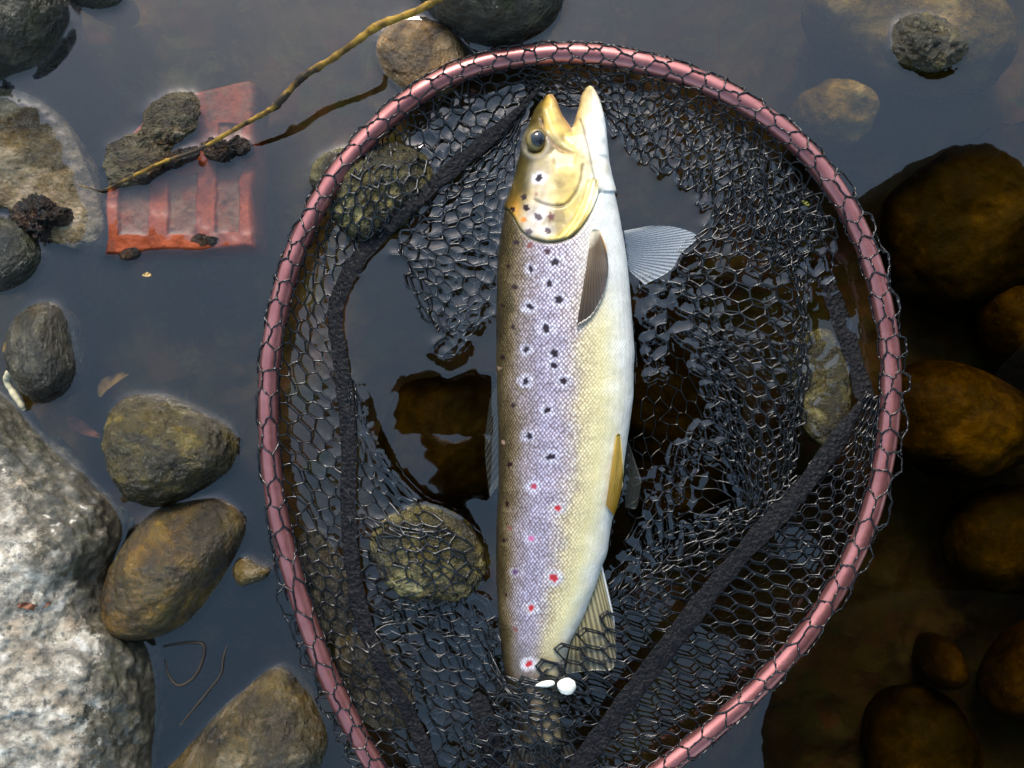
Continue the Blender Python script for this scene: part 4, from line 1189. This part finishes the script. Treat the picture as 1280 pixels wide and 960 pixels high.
# the bulging fold on the right of the trout
EL_ = [(905, 232), (884, 280), (850, 312), (836, 345), (852, 400), (880, 445), (904, 500), (918, 555), (935, 620)]
ER = [(950, 228), (976, 270), (990, 310), (1000, 360), (1004, 420), (1004, 480), (996, 540), (984, 590), (965, 640)]
net_patch(band(EL_, ER, 0.5, 1, ((0.3, 7), (0.7, 9)), 10), 6, 21, 30, 3, 1.0, 1.0)
net_patch(band(EL_, ER, 0, 0.5, ((0.5, 3),), 10), 5, 18, 31, 9, 1.0, 1.6, wl=100, off=(8, 6, 0))
net_patch(band(EL_[4:], ER[4:], 0, 0, ((0.5, 1),), 8), 5, 12, 32, 9, 1.2, 1.5, wl=90, off=(-10, 8, 0))
net_patch(band([(975, 250), (988, 310), (996, 380), (998, 460), (990, 540), (976, 610)], [(1004, 270), (1012, 330), (1014, 400), (1010, 470), (1002, 545), (990, 600)], 6, 0, ((0.5, 3),), 8), 3, 20, 33, 6, 2, 2.0)
# cords floating at the surface, and the lining under water right of the belly
net_patch(band([(905, 500), (862, 540), (834, 585), (818, 635), (792, 690)], [(935, 545), (890, 570), (862, 610), (846, 650), (822, 720)], 0.2, 0.3, ((0.5, 0.2),), 6), 2, 12, 34, 4, 1.5, 0.35, drape=False)
net_patch(band([(800, 345), (808, 400), (814, 470)], [(832, 350), (836, 400), (834, 465)], 0.1, 0.2, ((0.5, 0.2),), 6), 1, 6, 35, 3, 1.5, 0.3, drape=False)
net_patch([[(800, 340, -8), (850, 350, -10), (905, 470, -9)], [(800, 460, -10), (850, 480, -16), (905, 540, -10)], [(790, 600, -10), (840, 600, -16), (930, 620, -8)], [(770, 720, -10), (820, 720, -14), (930, 660, -6)]], 6, 19, 36, 6, 2, 2.0, drape=False)
net_patch(band([(770, 720), (800, 690), (840, 660), (900, 640)], [(700, 800), (760, 760), (830, 715), (930, 640)], 0.1, 3, ((0.5, 1),), 6), 3, 12, 37, 5, 2, 0.8)
# the lower right wall of the bag lying over the tail
GL = [(1103, 500), (1098, 560), (1082, 640), (1052, 715), (1010, 778), (955, 840), (895, 895), (830, 948), (770, 1000), (700, 1040)]
GR = [(1080, 492), (1040, 555), (985, 602), (930, 646), (850, 698), (770, 756), (700, 806), (645, 848), (600, 905), (570, 980)]
RISE = ([0, 0.5, 0.68, 0.8, 0.9, 1], [0, 0, 6, 11, 8, 0])
net_patch(band(GL, GR, 10, 8, ((0.3, 7), (0.65, 7)), 12, RISE), 6, 44, 38, 3, 0.9, 0.8, fish_too=True)
net_patch(band(GL, GR, 8, 6, ((0.3, 4), (0.65, 4)), 12, RISE), 6, 44, 38, 3, 0.9, 1.0, off=(2.5, 3, 0), fish_too=True)
net_patch(band([(985, 604), (930, 650), (850, 702), (790, 745)], [(995, 618), (945, 672), (872, 724), (806, 770)], 9, 8, ((0.5, 10),), 8), 2, 14, 41, 3, 1.2, 1.0)
# crumpled netting at the bottom under the tail
net_patch([[(470, 760, 2), (540, 770, 4), (600, 790, 2), (640, 850, 12), (700, 830, 12)], [(500, 830, 2), (560, 840, 3), (620, 850, 3), (660, 880, 14), (730, 870, 6)], [(530, 900, 2), (590, 900, 4), (640, 910, 8), (690, 920, 12), (760, 910, 4)], [(550, 990, 2), (610, 990, 4), (660, 990, 6), (710, 990, 6), (790, 990, 4)]], 9, 10, 42, 10, 1.2, 1.5, wl=110, fish_too=True)
net_patch([[(460, 750, 0), (540, 750, 2), (600, 760, 0), (625, 800, 1)], [(490, 830, 0), (560, 830, 2), (600, 830, 1), (630, 850, 1)], [(530, 900, 0), (590, 900, 2), (650, 890, 1), (740, 880, 0)], [(550, 990, 0), (610, 990, 2), (660, 990, 2), (790, 980, 0)]], 8, 11, 43, 16, 1.4, 1.5, wl=100, fish_too=True)
# over the stones left of the tail
IL = [(436, 470), (438, 560), (440, 640), (446, 700), (462, 770)]
IR = [(446, 478), (488, 590), (540, 640), (596, 690), (612, 780)]
net_patch(band(IL, IR, 3, 0.2, ((0.5, 1),), 8), 5, 15, 44, 5, 1.2, 1.0)
net_patch(band(IL[2:], [(500, 655), (560, 660), (606, 720), (616, 790)], 1, 0, ((0.5, 1),), 8), 6, 8, 45, 11, 1.4, 1.0, wl=90)
# loose edge hanging outside the hoop, lower left
net_patch(band([(352, 640), (366, 700), (390, 770), (420, 850), (455, 930), (475, 965)], [(334, 650), (350, 720), (372, 790), (400, 860), (432, 930), (448, 970)], 9, 3, ((0.5, 6),), 8), 1, 16, 46, 4, 2, 2)
def cord_mesh(pairs, r=0.00060, sides=6):
    A = np.array([p[0] for p in pairs]); B = np.array([p[1] for p in pairs])
    D = B - A
    ln = np.linalg.norm(D, axis=1)
    ok = ln > 1e-5
    A, B, D, ln = A[ok], B[ok], D[ok], ln[ok]
    D /= ln[:, None]
    ref = np.where(np.abs(D[:, 2:3]) < 0.9, np.array([[0, 0, 1.0]]), np.array([[1.0, 0, 0]]))
    U = np.cross(D, ref); U /= np.linalg.norm(U, axis=1)[:, None]
    V = np.cross(D, U)
    th = np.linspace(0, 2 * np.pi, sides, endpoint=False)
    ring = np.cos(th)[None, :, None] * U[:, None] + np.sin(th)[None, :, None] * V[:, None]
    rs_ = np.random.RandomState(1)
    bow = rs_.normal(0, 0.00035, (len(A), 3))
    rings = []
    for t, k, bw in ((-0.03, 1.35, 0), (0.22, 0.92, .8), (0.5, 0.85, 1), (0.78, 0.92, .8), (1.03, 1.35, 0)):
        c = A + (B - A) * t + bow * bw
        rings.append(c[:, None] + ring * r * k)
    VV = np.stack(rings, 1)                      # edges, 5, sides, 3
    ne = len(A)
    base = np.arange(ne)[:, None, None] * (5 * sides)
    i = np.arange(4)[None, :, None] * sides; j = np.arange(sides)[None, None, :]; j2 = (j + 1) % sides
    F = np.stack([base + i + j, base + i + j2, base + i + sides + j2, base + i + sides + j], -1).reshape(-1, 4)
    return VV.reshape(-1, 3), F
cv, cf = cord_mesh(CORDS)
mesh_obj('netting', cv, cf, M['cord'], net, origin=NORG)

def tape(pts, width, th=0.0007, seed=0, drape=True, n=150, label=None):
    p = catmull(np.asarray(pts, float), n)
    t = np.gradient(p[:, :2], axis=0); t /= np.linalg.norm(t, axis=1)[:, None]
    nr_ = np.stack([-t[:, 1], t[:, 0]], -1)
    m = 13
    ths = np.linspace(0, 2 * np.pi, 2 * m, endpoint=False)
    V = []
    wn_ = width * (1 + 0.16 * vnoise(np.c_[p[:, :2], 0 * p[:, 0]], 1 / 26, seed))
    ta_ = np.linspace(0, 1, n)
    wn_ = wn_ * (0.3 + 0.7 * sstep(0, 0.12, ta_) * sstep(1, 0.9, ta_))
    tw_ = 0.18 * vnoise(np.c_[p[:, :2], 0 * p[:, 0] + 9], 1 / 60, seed + 3)
    for a in range(n):
        zc_ = p[a, 2] / 1000
        q0 = W(p[a, 0], p[a, 1], zc_)
        if drape:
            z = solid_z(q0[0], q0[1])
            if z > -0.006: zc_ = max(zc_, z + 0.0018)
        for x in ths:
            c_, s_ = math.cos(x), math.sin(x)
            off = math.copysign(abs(c_) ** 0.6, c_) * wn_[a] * 0.5
            zz = zc_ + math.copysign(abs(s_) ** 0.7, s_) * th * (1.0 - 0.3 * abs(c_)) + off * K * tw_[a]
            V.append(W(p[a, 0] + nr_[a, 0] * off, p[a, 1] + nr_[a, 1] * off, zz))
    V = np.array(V)
    V += 0.0004 * np.stack([fbm(V, 260, seed + q, 3) for q in (1, 2, 3)], -1)
    ob = mesh_obj('tape', V, grid_faces(n, 2 * m, False, True), M['tape'], net, origin=NORG)
    return ob
zt = [7, 6, 6, 6, 6, 5, 4, 3, 3, 3, 3, 3, 3, 4, 4, 4, 4, 5, 5]
tape([(a, b, z) for (a, b), z in zip(TAPE_L, zt)], 20, seed=1, n=320)
tape([(1078, 500, 8), (1050, 545, 9), (1020, 588, 10), (985, 630, 11), (930, 690, 12), (880, 750, 12), (830, 815, 12), (780, 880, 11), (730, 950, 9), (700, 1000, 8)], 25, seed=2, n=240)
tape([(1030, 345, -1), (1046, 385, -0.5), (1062, 430, 0), (1074, 470, 1), (1084, 510, 3)], 22, seed=3, n=90)
tape([(596, 866, 5), (606, 900, 6), (616, 935, 6), (622, 980, 5)], 24, seed=4, n=70)

# ------------------------------------------------------------------ white scrap and other small things on the net
M['white'] = simple('white_scrap', L4(206, 204, 194), 0.25, 0, 0.5, 0.08, 300)
zs = 0.0215
scrap = stone('petal', 'small glossy white scrap with a pale tag caught in the netting over the trout tail', 'scrap', [(696, 857), (700, 850), (710, 848), (718, 851), (720, 860), (713, 868), (702, 867)], 0.003, M['white'], zs, 0.003, seed=70, n=(60, 30), amp=0.08, freq=200, solid=False)
sc2 = stone('tag', None, None, [(669, 857), (680, 851), (692, 851), (693, 856), (684, 859)], 0.0015, M['white'], zs, 0.001, seed=71, n=(50, 20), amp=0.08, freq=200, solid=False)
sc2.parent = scrap; sc2.location = sc2.location - scrap.location
M['yfleck'] = simple('yellow_fleck', L4(92, 92, 30), 0.5)
leaf('leaf', [(1003, 251, 1), (1008, 254, 2.4), (1012, 257, 1.2)], 0.010, M['yfleck'], 'tiny yellow green leaf fleck caught in the netting inside the hoop, upper right', 'leaf', 0.0006)

# ------------------------------------------------------------------ water with menisci where things break the surface
wx, wy = axis(-0.345, 0.345, 0.001, 30, 26), axis(-0.262, 0.262, 0.001, 30, 26)
nx, ny = len(wx), len(wy)
WX, WY = np.meshgrid(wx, wy, indexing='ij')
inner = (np.abs(WX) < 0.346) & (np.abs(WY) < 0.263)
mask = np.zeros((nx, ny), bool)
for i in range(nx):
    if abs(wx[i]) > 0.346: continue
    for j in range(ny):
        if abs(wy[j]) > 0.263: continue
        h = solid_bvh.ray_cast(Vector((wx[i], wy[j], 0.2)), DOWN, 0.2)
        if h[0] is not None: mask[i, j] = True
def dist(m0, lim):
    d = np.where(m0, 0.0, 99.0)
    for _ in range(lim):
        for ax, st, wt in ((0, 1, 1), (0, -1, 1), (1, 1, 1), (1, -1, 1)):
            d = np.minimum(d, np.roll(d, st, ax) + wt)
        for s1 in (1, -1):
            for s2 in (1, -1):
                d = np.minimum(d, np.roll(np.roll(d, s1, 0), s2, 1) + 1.4142)
    return d
dS = dist(mask, 12)
WZ = np.where(inner, 0.0010 * np.exp(-dS / 2.6), 0)
cm = np.zeros((nx, ny))
A_ = np.array([p[0] for p in CORDS]); B_ = np.array([p[1] for p in CORDS])
ox, oy = int(np.argmin(np.abs(wx))), int(np.argmin(np.abs(wy)))
for t in np.linspace(0, 1, 14):
    P = A_ * (1 - t) + B_ * t
    sel = (np.abs(P[:, 2]) < 0.0016) & (np.abs(P[:, 0]) < 0.34) & (np.abs(P[:, 1]) < 0.255)
    P = P[sel]
    ii = np.round(P[:, 0] / 0.001).astype(int) + ox; jj = np.round(P[:, 1] / 0.001).astype(int) + oy
    np.maximum.at(cm, (ii, jj), np.where(P[:, 2] > -0.0004, 1.0, -0.6))
up_ = np.exp(-dist(cm > 0, 9) / 2.6); dn_ = np.exp(-dist(cm < 0, 7) / 2.0)
WZ += np.where(inner, 0.0011 * up_ - 0.0006 * dn_, 0)
WP = np.stack([WX, WY, WX * 0], -1)
inside = sstep(0.23, 0.17, np.hypot(WX - 0.045, WY + 0.01))
WZ += np.where(inner, 0.00004 * inside * fbm(WP, 60, 4, 2), 0)
for _ in range(2):
    WZ = 0.5 * WZ + 0.125 * (np.roll(WZ, 1, 0) + np.roll(WZ, -1, 0) + np.roll(WZ, 1, 1) + np.roll(WZ, -1, 1))
TV = np.stack([WX, WY, WZ], -1).reshape(-1, 3)
TF = grid_faces(nx, ny)
idx = np.arange(nx * ny).reshape(nx, ny)
rim = np.r_[idx[0, :], idx[1:, -1], idx[-1, ::-1][1:], idx[::-1, 0][1:-1]]
BVv = TV[rim].copy(); BVv[:, 2] = -1.2
nb = len(rim); k0 = nx * ny
cI = k0 + nb
BVv = np.vstack([BVv, [[0, 0, -1.2]]])
rr_ = np.arange(nb); rn_ = (rr_ + 1) % nb
side = np.stack([rim[rr_], rim[rn_], k0 + rn_, k0 + rr_], -1)
bot = np.stack([k0 + rr_, k0 + rn_, np.full(nb, cI)], -1)
me = bpy.data.meshes.new('water')
allV = np.vstack([TV, BVv])
loops = np.r_[TF.ravel(), side.ravel(), bot.ravel()]
tot = np.r_[np.full(len(TF), 4), np.full(nb, 4), np.full(nb, 3)]
st_ = np.r_[0, np.cumsum(tot)[:-1]]
me.vertices.add(len(allV)); me.vertices.foreach_set('co', allV.astype(np.float32).ravel())
me.loops.add(len(loops)); me.loops.foreach_set('vertex_index', loops.astype(np.int32))
me.polygons.add(len(tot)); me.polygons.foreach_set('loop_start', st_.astype(np.int32)); me.polygons.foreach_set('loop_total', tot.astype(np.int32))
me.update(calc_edges=True); me.validate()
me.polygons.foreach_set('use_smooth', np.r_[np.ones(len(TF), bool), np.zeros(2 * nb, bool)])
me.materials.append(M['water'])
bmw = bmesh.new(); bmw.from_mesh(me); bmesh.ops.recalc_face_normals(bmw, faces=bmw.faces); bmw.to_mesh(me); bmw.free()
wob_ = bpy.data.objects.new('water', me)
C.objects.link(wob_)
tag(wob_, kind='structure')

# ------------------------------------------------------------------ the photographer, seen only as a dark reflection
def skin_body(name, joints, edges, mat, parent, sub=2):
    me = bpy.data.meshes.new(name)
    me.from_pydata([j[:3] for j in joints], edges, [])
    ob = bpy.data.objects.new(name, me)
    C.objects.link(ob)
    ob.modifiers.new('skin', 'SKIN').use_smooth_shade = True
    if not me.skin_vertices: me.skin_vertices.new(name='')
    for sv, j in zip(me.skin_vertices[0].data, joints):
        sv.radius = (j[3], j[3])
    me.skin_vertices[0].data[0].use_root = True
    sd = ob.modifiers.new('sub', 'SUBSURF'); sd.levels = sub; sd.render_levels = sub
    dgx = bpy.context.evaluated_depsgraph_get()
    m2 = bpy.data.meshes.new_from_object(ob.evaluated_get(dgx))
    bpy.data.objects.remove(ob)
    m2.name = name
    m2.materials.clear(); m2.materials.append(mat)
    m2.polygons.foreach_set('use_smooth', np.ones(len(m2.polygons), bool))
    o2 = bpy.data.objects.new(name, m2)
    C.objects.link(o2); o2.parent = parent; o2.location = -parent.location
    return o2
M['jacket'] = simple('dark_jacket', (0.004, 0.004, 0.004, 1), 0.9, 0, 0, 0.3, 60, 0.002, 0.05)
M['flesh'] = simple('skin_tone', (0.16, 0.09, 0.06, 1), 0.6, 0, 0, 0.15, 60)
M['phone'] = simple('phone_shell', (0.01, 0.01, 0.012, 1), 0.5, 0, 0, 0.2, 60)
person = thing('person', 'person in a dark jacket leaning over, seen as a dark reflection on the water', 'person', (0.95, -0.25, -0.1))
J = [(0.98, -0.28, 0.46, .24), (0.88, -0.24, 0.66, .21), (0.72, -0.16, 0.86, .22), (0.62, -0.12, 0.95, .17), (0.46, -0.09, 0.98, .075), (0.34, -0.07, 0.95, .110), (0.26, -0.06, 0.91, .090),
     (0.72, 0.18, 0.90, .125), (0.70, 0.31, 0.78, .088), (0.36, 0.11, 0.71, .064), (0.10, -0.03, 0.665, .042),
     (0.66, -0.42, 0.88, .115), (0.42, -0.36, 0.74, .085), (0.24, -0.23, 0.69, .066), (0.075, -0.125, 0.645, .042),
     (0.92, -0.06, 0.40, .14), (0.56, -0.06, 0.46, .13), (0.82, 0.02, 0.10, .085), (0.86, 0.02, -0.08, .07),
     (0.86, -0.48, 0.50, .24), (0.36, -0.42, 0.52, .21), (0.78, -0.56, 0.10, .085), (0.82, -0.56, -0.08, .07), (0.70, 0.02, -0.09, .05), (0.66, -0.56, -0.09, .05)]
E_ = [(0, 1), (1, 2), (2, 3), (3, 4), (4, 5), (5, 6), (3, 7), (7, 8), (8, 9), (9, 10), (3, 11), (11, 12), (12, 13), (13, 14), (0, 15), (15, 16), (16, 17), (17, 18), (0, 19), (19, 20), (20, 21), (21, 22), (18, 23), (22, 24)]
skin_body('body', J, E_, M['jacket'], person)
# hand round the phone: palm and five bent fingers
HJ = [(0.10, -0.03, 0.663, .032), (0.045, -0.045, 0.648, .036), (0.005, -0.055, 0.632, .030),
      (-0.045, -0.075, 0.628, .010), (-0.075, -0.085, 0.616, .009), (-0.088, -0.080, 0.605, .008),
      (-0.040, -0.095, 0.628, .010), (-0.070, -0.108, 0.616, .009), (-0.084, -0.100, 0.605, .008),
      (-0.030, -0.112, 0.628, .010), (-0.058, -0.126, 0.616, .009), (-0.070, -0.118, 0.605, .008),
      (-0.015, -0.125, 0.628, .009), (-0.038, -0.140, 0.616, .008), (-0.050, -0.132, 0.606, .007),
      (0.030, 0.000, 0.640, .012), (-0.010, 0.018, 0.626, .010), (-0.035, 0.020, 0.612, .008)]
HE = [(0, 1), (1, 2), (2, 3), (3, 4), (4, 5), (2, 6), (6, 7), (7, 8), (2, 9), (9, 10), (10, 11), (2, 12), (12, 13), (13, 14), (1, 15), (15, 16), (16, 17)]
skin_body('hand', HJ, HE, M['flesh'], person)
HJ2 = [(0.075, -0.125, 0.645, .034), (0.030, -0.112, 0.636, .038), (-0.020, -0.104, 0.631, .036),
       (-0.070, -0.088, 0.627, .011), (-0.104, -0.078, 0.616, .010), (-0.112, -0.066, 0.606, .008),
       (-0.068, -0.106, 0.627, .012), (-0.100, -0.098, 0.616, .011), (-0.112, -0.086, 0.606, .009),
       (-0.060, -0.124, 0.627, .012), (-0.088, -0.120, 0.616, .011), (-0.102, -0.108, 0.606, .009),
       (-0.045, -0.138, 0.628, .011), (-0.068, -0.140, 0.617, .010), (-0.082, -0.130, 0.606, .008),
       (0.020, -0.075, 0.626, .013), (-0.005, -0.060, 0.616, .011), (-0.022, -0.050, 0.606, .009)]
HE2 = [(0, 1), (1, 2), (2, 3), (3, 4), (4, 5), (2, 6), (6, 7), (7, 8), (2, 9), (9, 10), (10, 11), (2, 12), (12, 13), (13, 14), (1, 15), (15, 16), (16, 17)]
skin_body('hand', HJ2, HE2, M['flesh'], person)
phone = bpy.data.meshes.new('phone')
bmp = bmesh.new()
bmesh.ops.create_cube(bmp, size=1.0)
for v in bmp.verts:
    v.co = Vector((v.co.x * 0.155 - 0.0665, v.co.y * 0.078 - 0.028, v.co.z * 0.008 + 0.6075))
bmesh.ops.bevel(bmp, geom=list(bmp.edges), offset=0.0035, segments=3, affect='EDGES')
bmp.to_mesh(phone); bmp.free()
phone.materials.append(M['phone'])
ph_o = bpy.data.objects.new('phone', phone)
C.objects.link(ph_o)
tag(ph_o, 'dark phone held flat over the net, its outline reflected beside the trout', 'phone')
ball('cap', (0.31, -0.065, 0.965), 0.125, M['jacket'], None, (1.15, 1.0, 0.8))
cap = bpy.data.objects['cap']; cap.parent = person; cap.location = -person.location
